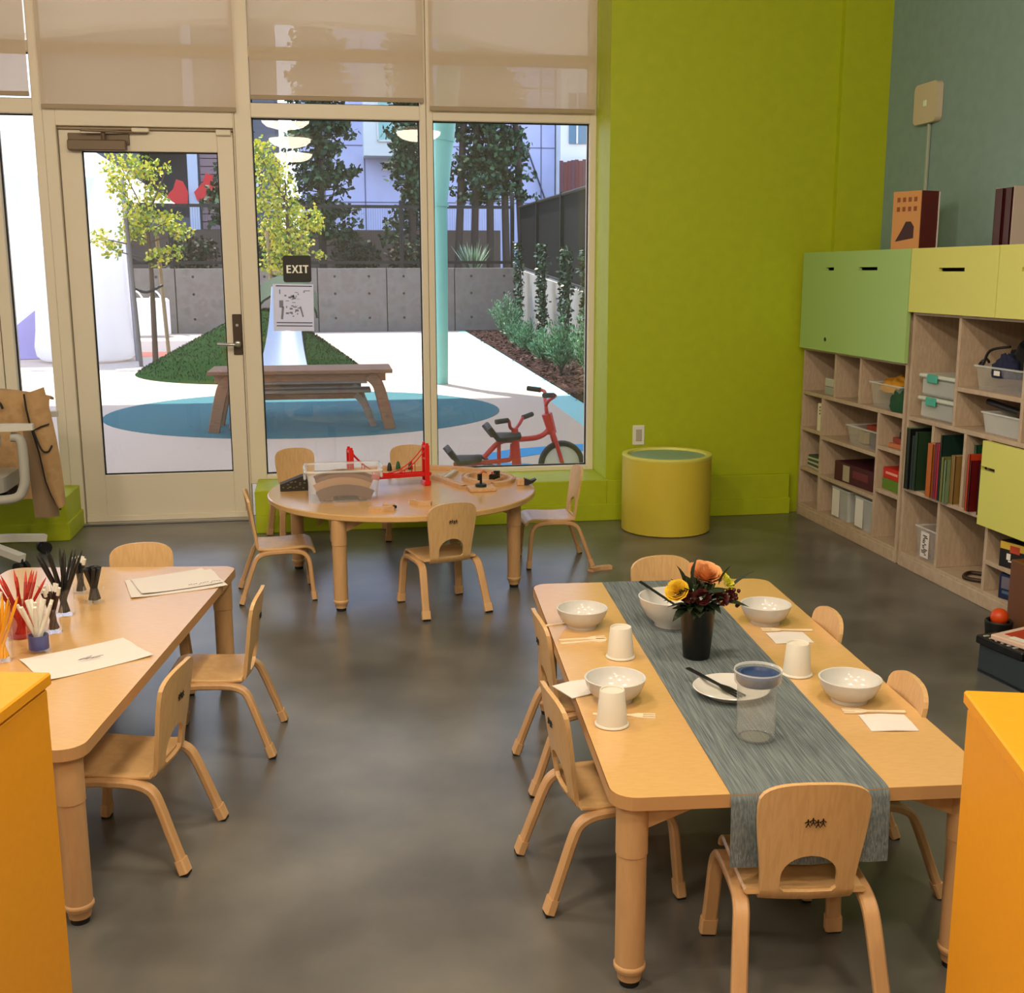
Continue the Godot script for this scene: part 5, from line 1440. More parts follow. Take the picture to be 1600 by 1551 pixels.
	for k in 7:
		part(bq, "berry", MB.new().ball(Vector3(0.085 + rng.randf_range(-0.015, 0.02), 0.15 + rng.randf_range(-0.03, 0.02), 0.02 + rng.randf_range(-0.01, 0.01)), Vector3.ONE * 0.0055, 8, 6), mat(Color(0.26, 0.06, 0.06), 0.3))

	# drawing table: paper and pens
	var sheet4 := func(a: Vector2, b: Vector2, c: Vector2, d: Vector2, y: float) -> MB:
		var o := (a + b + c + d) / 4.0
		var rows := []
		for i in 5:
			var r := []
			for k in 7:
				var p := a.lerp(b, k / 6.0).lerp(d.lerp(c, k / 6.0), i / 4.0) - o
				r.append(Vector3(p.x, 0.0015 + y + 0.004 * pow(absf(k - 3) / 3.0, 3.0) * (0.5 + 0.5 * sin(i * 2.0)), p.y))
			rows.append(r)
		return MB.new().cloth(rows, -0.0008)
	single("paper_sheet", sheet4.call(Vector2(-0.662, -3.733), Vector2(-0.40, -3.836), Vector2(-0.328, -3.613), Vector2(-0.608, -3.515), 0.0), M.paper, "lower crumpled white sheet at the far end of the drawing table", "paper", Vector3(-0.4995, TY, -3.674), 0, "paper on the drawing table")
	single("paper_sheet", sheet4.call(Vector2(-0.640, -3.74), Vector2(-0.42, -3.83), Vector2(-0.345, -3.63), Vector2(-0.59, -3.55), 0.004), M.paper, "upper white sheet with faint writing at the far end", "paper", Vector3(-0.499, TY, -3.6875), 4, "paper on the drawing table")
	var note := thing("written_note", "faint line of handwriting on the far white sheet", "writing", Vector3(-0.40, TY + 0.0125, -3.63), 22)
	var nb := MB.new()
	for k in 14:
		nb.box(Vector3(-0.05 + k * 0.0075, 0, rng.randf_range(-0.003, 0.003) + (0.012 if k % 5 == 4 else 0.0)), Vector3(0.005, 0.0006, 0.0028))
	part(note, "pencil_marks", nb, M.ink)
	single("drawing_sheet", sheet4.call(Vector2(-0.802, -2.977), Vector2(-0.568, -3.117), Vector2(-0.465, -2.954), Vector2(-0.70, -2.798), 0.0), M.paper, "white sheet with a small pencil drawing, nearest the camera", "paper", Vector3(-0.634, TY, -2.9615), 0, "paper on the drawing table")
	var sk := MB.new()
	for k in 9:
		var a := rng.randf_range(-0.6, 0.2)
		sk.box(Vector3(rng.randf_range(-0.022, 0.022), 0, rng.randf_range(-0.014, 0.014)), Vector3(rng.randf_range(0.012, 0.032), 0.0006, 0.0012), 0, Basis(Vector3.UP, a + 0.9))
	single("pencil_drawing", sk, M.ink, "small pencil sketch in the middle of the near sheet", "drawing", Vector3(-0.622, TY + 0.0075, -2.955))
	var wood_tip := mat(Color(0.80, 0.62, 0.42), 0.7)
	var wt := mat(Color(0.88, 0.86, 0.82), 0.4)
	var wb := mat(Color(0.10, 0.10, 0.11), 0.45)
	var H := [
		["glass of yellow pencils at the left edge", -0.845, -2.985, 0.030, 0.085],
		["glass of dark blue pens behind the yellow pencils", -0.905, -3.09, 0.030, 0.085],
		["tall red glass full of red pencils", -0.845, -3.19, 0.038, 0.095],
		["short glass with blue lining and white pens", -0.768, -3.045, 0.029, 0.07],
		["glass of brown and white pens behind the blue one", -0.768, -3.215, 0.026, 0.07],
		["glass of tall black pencils", -0.775, -3.38, 0.031, 0.08],
		["glass of black markers standing farthest right", -0.712, -3.50, 0.030, 0.05],
		["glass of white capped pens behind the black markers", -0.772, -3.61, 0.026, 0.07]]
	var redglass := clear(Color(0.75, 0.10, 0.08), 0.55, 0.1)
	for k in H.size():
		pen_holder(H[k][0], Vector3(H[k][1], TY, H[k][2]), H[k][3], H[k][4], redglass if k == 2 else M.cup_glass)
	single("blue_liner", MB.new().lathe([Vector2(0, 0.009), Vector2(0.0255, 0.009), Vector2(0.0255, 0.046), Vector2(0.022, 0.046), Vector2(0.022, 0.012), Vector2(0, 0.012)], 20), mat(Color(0.07, 0.13, 0.48), 0.5), "blue paper liner inside the short glass", "liner", Vector3(-0.768, TY, -3.045))
	var P := func(k: int) -> Vector3: return Vector3(H[k][1], TY, H[k][2])
	pens("pencil", "yellow pencil standing in the glass at the left edge", P.call(0), 0.030, 11, 0.165, 0.0042, mat(Color(0.90, 0.62, 0.08), 0.4), mat(Color(0.90, 0.62, 0.08), 0.4), 1.1)
	pens("pen", "dark blue pen standing behind the yellow pencils", P.call(1), 0.028, 9, 0.15, 0.005, mat(Color(0.07, 0.09, 0.20), 0.4), wt, 1.0)
	pens("pencil", "red pencil standing in the tall red glass", P.call(2), 0.036, 13, 0.18, 0.0042, mat(Color(0.66, 0.10, 0.08), 0.4), mat(Color(0.78, 0.25, 0.18), 0.5), 1.3)
	pens("pen", "white pen standing in the blue lined glass", P.call(3), 0.026, 11, 0.135, 0.0052, wt, wt, 1.4)
	pens("pen", "brown pen with white cap standing behind the blue glass", P.call(4), 0.024, 7, 0.13, 0.005, mat(Color(0.20, 0.11, 0.07), 0.4), wt, 1.2)
	pens("pencil", "black pencil standing in the tall pencil glass", P.call(5), 0.03, 15, 0.19, 0.0042, wb, wb, 1.1)
	pens("marker", "black marker standing in the rightmost glass", P.call(6), 0.028, 12, 0.105, 0.0065, wb, wb, 0.9)
	pens("pen", "white capped pen standing behind the black markers", P.call(7), 0.024, 7, 0.11, 0.0055, wb, wt, 1.1)
	build_train()

func track(pts: Array, label: String, at: Vector3, turn := 0.0, group := "", m: Material = null) -> MeshInstance3D:
	var sec := PackedVector2Array([Vector2(-0.017, 0), Vector2(0.017, 0), Vector2(0.017, 0.017), Vector2(0.014, 0.017), Vector2(0.013, 0.013), Vector2(0.009, 0.013), Vector2(0.008, 0.017), Vector2(-0.008, 0.017), Vector2(-0.009, 0.013), Vector2(-0.013, 0.013), Vector2(-0.014, 0.017), Vector2(-0.017, 0.017)])
	var b := MB.new()
	var q := spline(pts, 6)
	var sd := []
	for i in q.size():
		var t: Vector3 = (q[mini(i + 1, q.size() - 1)] - q[maxi(i - 1, 0)]).normalized()
		sd.append(t.cross(Vector3.UP).normalized())
	for k in sec.size():
		var a := sec[k]
		var e := sec[(k + 1) % sec.size()]
		for i in q.size() - 1:
			b.quad(q[i] + sd[i] * a.x + Vector3(0, a.y, 0), q[i] + sd[i] * e.x + Vector3(0, e.y, 0), q[i + 1] + sd[i + 1] * e.x + Vector3(0, e.y, 0), q[i + 1] + sd[i + 1] * a.x + Vector3(0, a.y, 0))
	for i in [0, q.size() - 1]:
		b.quad(q[i] - sd[i] * 0.017, q[i] + sd[i] * 0.017, q[i] + sd[i] * 0.017 + Vector3(0, 0.013, 0), q[i] - sd[i] * 0.017 + Vector3(0, 0.013, 0))
	return single("track_piece", b, m if m else M.track, label, "toy track", at, turn, group)

func p3(a: Array) -> Array:
	var o := []
	for q in a: o.append(Vector3(q[0], 0, q[1]))
	return o

func build_train() -> void:
	M.track = textured(noise_tex([Color(0.74, 0.57, 0.40), Color(0.81, 0.65, 0.48)], 0.03, 71, 256), Vector3(6, 6, 6), 0.5)
	var o := Vector3(0, TY, 0)
	var tg := "wooden train tracks on the round table"
	track(p3([[0.10, -5.70], [0.28, -5.735], [0.474, -5.72], [0.60, -5.67]]), "long wooden track along the window side of the round table", o, 0, tg)
	track(p3([[0.60, -5.67], [0.70, -5.61], [0.80, -5.50], [0.86, -5.37]]), "outer curved wooden track at the far right", o, 0, tg)
	track(p3([[0.86, -5.37], [0.862, -5.30], [0.825, -5.22], [0.75, -5.18]]), "tight curved wooden track at the right table edge", o, 0, tg)
	track(p3([[0.47, -5.47], [0.535, -5.36], [0.575, -5.24], [0.615, -5.14]]), "curved wooden track from the bridge to the crossing", o, 0, tg)
	track(p3([[0.545, -5.37], [0.585, -5.47], [0.62, -5.57]]), "pale straight track between the two lines", o, 0, tg, mat(Color(0.82, 0.76, 0.70), 0.5))
	var ring := []
	for k in 25:
		var a := TAU * k / 24.0 * 0.96
		ring.append(Vector3(0.73 + 0.082 * cos(a), 0, -5.365 + 0.115 * sin(a)))
	track(ring, "small oval loop of wooden track", o, 0, tg)
	# red suspension bridge
	var br := thing("toy_bridge", "red plastic toy suspension bridge on the round table", "toy bridge", Vector3(0.275, TY, -5.23), 13.0)
	for x in [-0.18, 0.18]:
		part(br, "tower", MB.new().box(Vector3(x, 0.095, 0.024), Vector3(0.02, 0.19, 0.012), 0.002).box(Vector3(x, 0.095, -0.024), Vector3(0.02, 0.19, 0.012), 0.002).box(Vector3(x, 0.18, 0), Vector3(0.018, 0.012, 0.05), 0.002).box(Vector3(x, 0.125, 0), Vector3(0.018, 0.01, 0.05), 0.002).box(Vector3(x, 0.012, 0), Vector3(0.032, 0.024, 0.066), 0.004).box(Vector3(x, 0.194, 0.024), Vector3(0.012, 0.012, 0.01), 0.001).box(Vector3(x, 0.194, -0.024), Vector3(0.012, 0.012, 0.01), 0.001), M.red)
	part(br, "deck", MB.new().box(Vector3(0, 0.05, 0), Vector3(0.40, 0.010, 0.044), 0.002).box(Vector3(0, 0.058, 0.022), Vector3(0.40, 0.010, 0.004)).box(Vector3(0, 0.058, -0.022), Vector3(0.40, 0.010, 0.004)), M.red)
	for z in [-0.024, 0.024]:
		part(br, "cable", MB.new().tube(spline([Vector3(-0.18, 0.18, z), Vector3(-0.1, 0.10, z), Vector3(0, 0.062, z), Vector3(0.1, 0.10, z), Vector3(0.18, 0.18, z)], 5), 0.003, 5), M.red)
		for x in [-0.12, -0.07, 0.07, 0.12]:
			part(br, "hanger", MB.new().tube([Vector3(x, 0.055, z), Vector3(x, 0.062 + 4.6 * x * x * 0.8, z)], 0.002, 4), M.red)
	var n := 0
	for s in [[0.300, -5.62], [0.345, -5.655], [0.405, -5.64]]:
		var t := thing("toy_tree", ["small dark toy tree nearest the bin", "small bright green toy tree behind the bridge", "small olive toy tree beside the near bridge tower"][n], "toy tree", Vector3(s[0], TY, s[1]), 0, "toy trees on the round table")
		part(t, "trunk", MB.new().tube([Vector3(0, 0, 0), Vector3(0, 0.012, 0)], 0.004, 8), M.track)
		part(t, "crown", MB.new().lathe([Vector2(0, 0.012), Vector2(0.013, 0.012), Vector2(0.011, 0.03), Vector2(0.007, 0.048), Vector2(0, 0.055)], 14), mat([Color(0.04, 0.07, 0.05), Color(0.06, 0.30, 0.10), Color(0.16, 0.19, 0.06)][n], 0.5))
		n += 1
	# crossing block with figure, locomotive, signal, ramp
	single("crossing_block", MB.new().box(Vector3(0, 0.009, 0), Vector3(0.12, 0.018, 0.085), 0.003), M.track, "wooden crossing block under the dark toy crane", "toy block", Vector3(0.688, TY, -5.085), 6)
	var cr := thing("toy_crane", "dark green and black toy crane on the crossing block", "toy crane", Vector3(0.685, TY + 0.018, -5.085), 20)
	part(cr, "base", MB.new().lathe([Vector2(0, 0), Vector2(0.026, 0), Vector2(0.026, 0.012), Vector2(0.016, 0.016), Vector2(0, 0.016)], 18), mat(Color(0.05, 0.14, 0.10), 0.4))
	part(cr, "mast", MB.new().tube([Vector3(0, 0.014, 0), Vector3(0, 0.06, 0)], 0.006, 8).box(Vector3(-0.008, 0.045, 0), Vector3(0.016, 0.03, 0.012), 0.002), M.black)
	part(cr, "jib", MB.new().tube([Vector3(-0.012, 0.055, 0), Vector3(0.012, 0.07, 0), Vector3(0.03, 0.062, 0)], 0.005, 6), mat(Color(0.72, 0.38, 0.24), 0.4))
	var lo := thing("toy_locomotive", "small black toy locomotive inside the track loop", "toy train", Vector3(0.775, TY + 0.009, -5.285), 55)
	part(lo, "boiler", MB.new().tube([Vector3(-0.03, 0.022, 0), Vector3(0.02, 0.022, 0)], 0.012, 12).box(Vector3(0.028, 0.024, 0), Vector3(0.022, 0.034, 0.026), 0.002), mat(Color(0.08, 0.06, 0.06), 0.35))
	part(lo, "chimney", MB.new().tube([Vector3(-0.02, 0.03, 0), Vector3(-0.02, 0.044, 0)], 0.004, 8), M.red)
	for x in [-0.02, 0.005, 0.03]:
		part(lo, "wheel", MB.new().tube([Vector3(x, 0.008, -0.014), Vector3(x, 0.008, 0.014)], 0.008, 10), M.rubber)
	var rp := thing("toy_ramp", "brown and dark toy ramp piece at the right table edge", "toy ramp", Vector3(0.885, TY, -5.19), -2)
	part(rp, "block", MB.new().box(Vector3(0, 0.016, 0), Vector3(0.035, 0.032, 0.04), 0.003), M.track)
	part(rp, "ramp", MB.new().prism(PackedVector2Array([Vector2(0.018, 0.0), Vector2(0.032, 0.0), Vector2(0.06, 0.012), Vector2(0.075, 0.026), Vector2(0.073, 0.03), Vector2(0.05, 0.022), Vector2(0.018, 0.032)]), 0.036, Transform3D(Basis(), Vector3(0, 0, -0.018))), mat(Color(0.12, 0.09, 0.07), 0.5))
	var tu := thing("toy_tunnel", "dark speckled toy tunnel piece left of the bin", "toy tunnel", Vector3(-0.165, TY, -5.245), 4)
	part(tu, "shell", MB.new().prism(PackedVector2Array([Vector2(-0.055, 0), Vector2(0.07, 0), Vector2(0.07, 0.075), Vector2(0.045, 0.068), Vector2(-0.055, 0.032)]), 0.06, Transform3D(Basis(), Vector3(0, 0, -0.03))), mat(Color(0.13, 0.11, 0.085), 0.6))
	var stones := MB.new()
	for k in 16:
		var x := rng.randf_range(-0.045, 0.06)
		stones.box(Vector3(x, rng.randf_range(0.008, 0.03 + (x + 0.055) * 0.26), 0.0305), Vector3(0.008, 0.005, 0.002), 0.0005)
	part(tu, "printed_stones", stones, mat(Color(0.42, 0.38, 0.26), 0.7))
	# loose pieces
	track(p3([[0.355, -4.845], [0.385, -4.80], [0.43, -4.785]]), "curved wooden track piece alone before the bridge", o, 0, tg)
	track(p3([[0.165, -4.715], [0.21, -4.70], [0.262, -4.715]]), "curved wooden track piece lying before the bin", o, 0, tg)
	var pc := thing("toy_coupler", "short wooden and dark toy piece beside the bin", "toy piece", Vector3(0.248, TY, -4.76), -40)
	part(pc, "block", MB.new().box(Vector3(0, 0.010, 0), Vector3(0.05, 0.018, 0.026), 0.003), M.track)
	part(pc, "hook", MB.new().box(Vector3(0.03, 0.008, 0), Vector3(0.014, 0.012, 0.016), 0.002), M.black)
	track(p3([[1.215, -5.134], [1.26, -5.165], [1.325, -5.175]]), "wooden track piece dropped on the concrete floor", Vector3(0, 0.0, 0), 0, tg)
	# clear bin of tracks
	var bn := thing("clear_bin", "clear plastic bin heaped with wooden tracks on the round table", "bin", Vector3(0.063, TY, -5.015), 1)
	var ring4 := func(w: float, d: float, y: float) -> Array:
		var r := []
		for q in rounded(w, d, 0.02, 3): r.append(Vector3(q.x, y, -q.y))
		return r
	part(bn, "shell", MB.new().sheet([ring4.call(0.285, 0.205, 0.002), ring4.call(0.30, 0.222, 0.07), ring4.call(0.318, 0.24, 0.138)], false, true), M.plastic)
	part(bn, "bottom", slab(rounded(0.285, 0.205, 0.02, 3), 0.001, 0.002), M.plastic)
	part(bn, "rim", MB.new().sheet([ring4.call(0.318, 0.24, 0.132), ring4.call(0.336, 0.258, 0.134), ring4.call(0.336, 0.258, 0.142), ring4.call(0.32, 0.242, 0.144)], false, true), M.frosted)
	for x in [-1, 1]:
		part(bn, "handle", MB.new().box(Vector3(x * 0.166, 0.12, 0), Vector3(0.012, 0.05, 0.10), 0.004), M.frosted)
	var tb := "wooden tracks heaped in the clear bin"
	var tones := [mat(Color(0.47, 0.31, 0.19), 0.55), mat(Color(0.36, 0.23, 0.14), 0.55), mat(Color(0.66, 0.49, 0.33), 0.55)]
	var n3 := 0
	var brown := textured(noise_tex([Color(0.42, 0.27, 0.16), Color(0.54, 0.37, 0.23)], 0.03, 72, 256), Vector3(6, 6, 6), 0.55)
	for s in [[0.006, -0.006, 0.078, 0, 0.20, "large arched dark track at the front of the clear bin"], [-0.004, 0.022, 0.055, 2, 0.20, "arched brown track second from the front of the bin"], [0.004, 0.036, 0.033, -3, 0.16, "short arched track at the left of the clear bin"], [0.0, 0.048, 0.008, 4, 0.22, "arched brown track in the middle of the clear bin"], [0.004, 0.044, -0.03, -3, 0.2, "arched brown track behind the middle of the bin"], [-0.004, 0.04, -0.06, 2, 0.2, "arched brown track at the back of the clear bin"]]:
		n3 += 1
		var a := MB.new()
		var poly := PackedVector2Array()
		poly.append_array(arc2(0, -0.245, 0.29, 116, 64, 12))
		poly.append_array(arc2(0, -0.245, 0.245, 64, 116, 12))
		a.prism(poly, 0.012, Transform3D(Basis(Vector3.RIGHT, -0.12), Vector3(0, 0.035, 0)))
		single("track_piece", a, tones[n3 % 3], s[5], "toy track", Vector3(0.063 + s[0], TY + s[1], -5.015 + s[2]), s[3], tb)
	var n2 := 0
	for s in [[-0.07, 0.004, 0.03], [0.02, 0.004, -0.02], [0.08, 0.006, 0.03], [-0.03, 0.004, -0.06]]:
		single("track_piece", MB.new().box(Vector3(0, 0.012, 0), Vector3(0.11, 0.022, 0.04), 0.003), brown, ["flat track lying at the left bottom of the bin", "flat track lying at the middle bottom of the bin", "flat track lying at the right bottom of the bin", "flat track lying at the back bottom of the bin"][n2], "toy track", Vector3(0.063 + s[0], TY + s[1], -5.015 + s[2]), 20 * s[0] * 60, tb)
		n2 += 1

# ---------------------------------------------------------------- cubby shelves and what is in them
const SX0 := 2.715
const SX1 := 3.135

func board(parent: Node3D, called: String, y: float, z0: float, z1: float, x0 := SX0) -> void:
	part(parent, called, MB.new().box(Vector3((x0 + SX1) / 2, y, (z0 + z1) / 2), Vector3(SX1 - x0, 0.020, z1 - z0), 0.0015), M.ply)

func upright(parent: Node3D, called: String, z: float, y0: float, y1: float, t := 0.020) -> void:
	part(parent, called, MB.new().box(Vector3((SX0 + SX1) / 2, (y0 + y1) / 2, z), Vector3(SX1 - SX0, y1 - y0, t), 0.0015), M.ply)

# a door in the plane x, with hand slots [z0, z1] cut through at height ys
func slot_door(parent: Node3D, z0: float, z1: float, y0: float, y1: float, slots: Array, ys: float, m: Material) -> MeshInstance3D:
	var b := MB.new()
	var put := func(a: float, c: float, d: float, e: float) -> void:
		b.box(Vector3(2.696, (d + e) / 2, (a + c) / 2), Vector3(0.018, e - d, c - a))
	put.call(z0, z1, y0, ys - 0.008)
	put.call(z0, z1, ys + 0.008, y1)
	var at := z0
	for s in slots:
		put.call(at, s[0], ys - 0.008, ys + 0.008)
		at = s[1]
	put.call(at, z1, ys - 0.008, ys + 0.008)
	return part(parent, "door", b, m)

func tub(called: String, label: String, at: Vector3, s: Vector3, m: Material, group := "", flare := 0.9) -> Node3D:
	var t := thing(called, label, "bin", at, 0, group)
	var rg := func(k: float, y: float) -> Array:
		var r := []
		for q in rounded(s.x * k, s.z * k, 0.015, 3): r.append(Vector3(q.x, y, -q.y))
		return r
	part(t, "shell", MB.new().sheet([rg.call(flare, 0.002), rg.call((1 + flare) / 2, s.y * 0.5), rg.call(1.0, s.y)], false, true), m)
	part(t, "bottom", slab(rounded(s.x * flare, s.z * flare, 0.015, 3), 0.001, 0.002), m)
	part(t, "rim", MB.new().sheet([rg.call(1.0, s.y - 0.006), rg.call(1.05, s.y - 0.004), rg.call(1.05, s.y + 0.003), rg.call(1.0, s.y + 0.004)], false, true), M.frosted)
	return t

func block(called: String, label: String, category: String, at: Vector3, s: Vector3, c: Color, turn := 0.0, group := "", rough := 0.5) -> MeshInstance3D:
	return single(called, MB.new().box(Vector3(0, s.y / 2, 0), s, 0.003), mat(c, rough), label, category, at, turn, group)

func book(label: String, at: Vector3, thick: float, h: float, d: float, c: Color, lean := 0.0, group := "") -> void:
	var t := thing("picture_book", label, "book", at, 0, group)
	part(t, "cover", MB.new().box(Vector3(0, h / 2, -thick / 2 + 0.0012), Vector3(d, h, 0.0024)).box(Vector3(0, h / 2, thick / 2 - 0.0012), Vector3(d, h, 0.0024)).box(Vector3(-d / 2 + 0.0012, h / 2, 0), Vector3(0.0024, h, thick)), mat(c, 0.45))
	part(t, "pages", MB.new().box(Vector3(0.003, h / 2, 0), Vector3(d - 0.008, h - 0.008, thick - 0.005)), M.paper)
	t.rotation.x = lean

func build_shelves() -> void:
	rng.seed = 404
	var u := thing("cubby_shelf", "plywood cubby shelf with a pale green flap door, by the green wall", "shelf")
	for z in [-6.226, -5.050]:
		upright(u, "side_panel", z, 0.0, 1.50)
	part(u, "back_panel", MB.new().box(Vector3(3.13, 0.75, -5.638), Vector3(0.008, 1.5, 1.19)), M.ply)
	part(u, "plinth", MB.new().box(Vector3(2.722, 0.028, -5.638), Vector3(0.018, 0.056, 1.156), 0.002), M.ply)
	for s in [[0.062, -6.216, -5.06], [0.716, -6.216, -5.06], [0.968, -6.216, -5.06], [1.49, -6.216, -5.06], [0.508, -6.216, -5.97], [0.279, -6.216, -5.97], [0.490, -5.95, -5.31], [0.272, -5.95, -5.31], [0.536, -5.29, -5.06], [0.320, -5.29, -5.06]]:
		board(u, "shelf", s[0], s[1], s[2])
	for s in [[-5.818, 0.726, 0.958], [-5.522, 0.726, 0.958], [-5.96, 0.072, 0.706], [-5.30, 0.072, 0.706]]:
		upright(u, "divider", s[0], s[1], s[2])
	var gd := slot_door(u, -6.236, -5.024, 0.972, 1.500, [[-5.935, -5.835], [-5.545, -5.345]], 1.410, M.door_green)
	part(gd, "lock", MB.new().tube([Vector3(2.684, 1.035, -5.90), Vector3(2.692, 1.035, -5.90)], 0.011, 12), mat(Color(0.10, 0.12, 0.08), 0.4))
	var w := thing("cubby_shelf", "plywood cubby shelf with pale yellow doors, at the right edge", "shelf")
	for z in [-5.008, -3.80]:
		upright(w, "side_panel", z, 0.0, 1.50)
	part(w, "back_panel", MB.new().box(Vector3(3.13, 0.75, -4.404), Vector3(0.008, 1.5, 1.19)), M.ply)
	part(w, "plinth", MB.new().box(Vector3(2.722, 0.028, -4.404), Vector3(0.018, 0.056, 1.188), 0.002), M.ply)
	for s in [[0.062, -4.998, -3.81], [0.378, -4.998, -3.81], [0.718, -4.998, -3.81], [1.208, -4.998, -3.81], [1.49, -4.998, -3.81], [0.894, -4.60, -4.13], [0.198, -4.285, -3.81], [0.894, -4.11, -3.81]]:
		board(w, "shelf", s[0], s[1], s[2])
	for s in [[-4.61, 0.728, 1.198], [-4.12, 0.728, 1.198], [-4.775, 0.388, 0.708], [-4.507, 0.388, 0.708], [-4.32, 0.388, 0.708], [-4.68, 0.072, 0.368], [-4.295, 0.072, 0.368]]:
		upright(w, "divider", s[0], s[1], s[2])
	slot_door(w, -5.016, -4.312, 1.212, 1.500, [[-4.77, -4.56]], 1.404, M.door_yellow)
	slot_door(w, -4.308, -3.80, 1.212, 1.500, [[-4.15, -3.95]], 1.404, M.door_yellow)
	slot_door(w, -4.325, -3.80, 0.354, 0.708, [[-4.324, -4.225]], 0.594, M.door_yellow)

	# first unit, top row
	for k in 2:
		block("white_box", ["lower white flat box in the top left cubby", "upper white flat box in the top left cubby"][k], "box", Vector3(2.84, 0.7265 + k * 0.047, -5.915), Vector3(0.2, 0.045, 0.15), [Color(0.60, 0.62, 0.58), Color(0.72, 0.72, 0.68)][k])
	tub("clear_tub", "clear tub of yellow and green dressing-up cloth", Vector3(2.86, 0.7265, -5.30), Vector3(0.24, 0.12, 0.33), M.plastic)
	var heap := func(called: String, label: String, category: String, at: Vector3, s: Vector3, c: Color, sd: int) -> void:
		var f := FastNoiseLite.new()
		f.seed = sd; f.frequency = 9.0
		var rows := []
		for i in 11:
			var r := []
			for k in 25:
				var a := PI / 2 * i / 10.0
				var b := TAU * k / 24.0
				var d := Vector3(cos(b) * cos(a), sin(a), sin(b) * cos(a))
				var q := 1.0 + 0.35 * f.get_noise_3dv(d * 0.35)
				r.append(d * s * q * Vector3(1, 1, 1))
			rows.append(r)
		single(called, MB.new().sheet(rows, true), mat(c, 0.85), label, category, at)
	heap.call("yellow_cloth", "crumpled yellow cloth on top of the clear tub", "cloth", Vector3(2.86, 0.805, -5.34), Vector3(0.10, 0.075, 0.14), Color(0.80, 0.56, 0.10), 1)
	heap.call("green_cloth", "crumpled dark green cloth beside the yellow cloth", "cloth", Vector3(2.78, 0.728, -5.165), Vector3(0.06, 0.115, 0.095), Color(0.07, 0.26, 0.14), 2)
	# second row
	var cb := block("white_carton", "tall narrow white carton with printed dots in the left cubby", "box", Vector3(2.77, 0.5185, -6.0), Vector3(0.10, 0.155, 0.05), Color(0.88, 0.84, 0.74))
	for k in 3:
		part(cb, "printed_dot", MB.new().tube([Vector3(-0.05, 0.135 - k * 0.018, 0.008), Vector3(-0.0512, 0.135 - k * 0.018, 0.008)], 0.006, 8), M.ink)
	var t1 := tub("clear_tub", "clear tub of small toys in the second row", Vector3(2.87, 0.5005, -5.53), Vector3(0.26, 0.095, 0.34), M.plastic)
	block("purple_toy_block", "purple block inside the second row tub", "toy", Vector3(2.84, 0.505, -5.47), Vector3(0.1, 0.07, 0.11), Color(0.26, 0.14, 0.24), 10)
	block("beige_toy_block", "beige block inside the second row tub", "toy", Vector3(2.84, 0.505, -5.61), Vector3(0.1, 0.06, 0.09), Color(0.66, 0.58, 0.46), -8)
	block("red_lid_box", "flat red box resting in the second row tub", "box", Vector3(2.89, 0.575, -5.53), Vector3(0.15, 0.03, 0.16), Color(0.55, 0.18, 0.13), 6)
	block("orange_booklet", "orange booklet at the bottom of the small stack", "book", Vector3(2.82, 0.5465, -5.15), Vector3(0.16, 0.022, 0.15), Color(0.72, 0.40, 0.22), 8)
	block("red_booklet", "red booklet in the middle of the small stack", "book", Vector3(2.83, 0.569, -5.15), Vector3(0.15, 0.025, 0.14), Color(0.55, 0.20, 0.16), -4)
	block("black_case", "small black case on top of the small stack", "case", Vector3(2.83, 0.5945, -5.13), Vector3(0.12, 0.03, 0.10), Color(0.06, 0.06, 0.07), 5)
	# third row
	for k in 6:
		block("worksheet", ["bottom white worksheet", "green worksheet second from the bottom", "white worksheet third from the bottom", "green worksheet fourth from the bottom", "white worksheet second from the top", "topmost green worksheet"][k] + " of the left cubby stack", "paper", Vector3(2.84, 0.2895 + k * 0.0125, -6.09), Vector3(0.2, 0.012, 0.185 - k * 0.008), Color(0.72, 0.73, 0.66) if k % 2 == 0 else Color(0.22, 0.30, 0.20), k * 2 - 5, "worksheets in the left cubby")
	var gb := block("game_box", "dark purple board game box with a pale panel", "game", Vector3(2.86, 0.2825, -5.60), Vector3(0.24, 0.105, 0.40), Color(0.27, 0.08, 0.14), 3)
	part(gb, "printed_panel", MB.new().box(Vector3(-0.1206, 0.052, -0.07), Vector3(0.001, 0.085, 0.07)), mat(Color(0.66, 0.62, 0.52), 0.5))
	part(gb, "printed_band", MB.new().box(Vector3(-0.1206, 0.06, 0.08), Vector3(0.001, 0.04, 0.16)), mat(Color(0.42, 0.16, 0.22), 0.5))
	block("green_box", "green box under the red game box", "box", Vector3(2.83, 0.3305, -5.175), Vector3(0.18, 0.055, 0.19), Color(0.35, 0.48, 0.12))
	var rb := block("red_game_box", "bright red flat game box on the green box", "game", Vector3(2.83, 0.386, -5.175), Vector3(0.18, 0.055, 0.18), Color(0.75, 0.10, 0.07))
	part(rb, "printed_stripe", MB.new().box(Vector3(-0.0906, 0.03, 0), Vector3(0.001, 0.012, 0.12)), mat(Color(0.90, 0.62, 0.52), 0.5))
	# bottom row
	var n := 0
	for z in [-5.72, -5.44]:
		var tb := tub("tall_clear_tub", ["left clear tub with a white label in the bottom row", "right clear tub with a white label in the bottom row"][n], Vector3(2.83, 0.0725, z), Vector3(0.19, 0.165, 0.2), M.frosted, "clear tubs in the bottom row")
		part(tb, "label_card", MB.new().box(Vector3(-0.097, 0.085, -0.045), Vector3(0.002, 0.15, 0.085)), M.white)
		n += 1
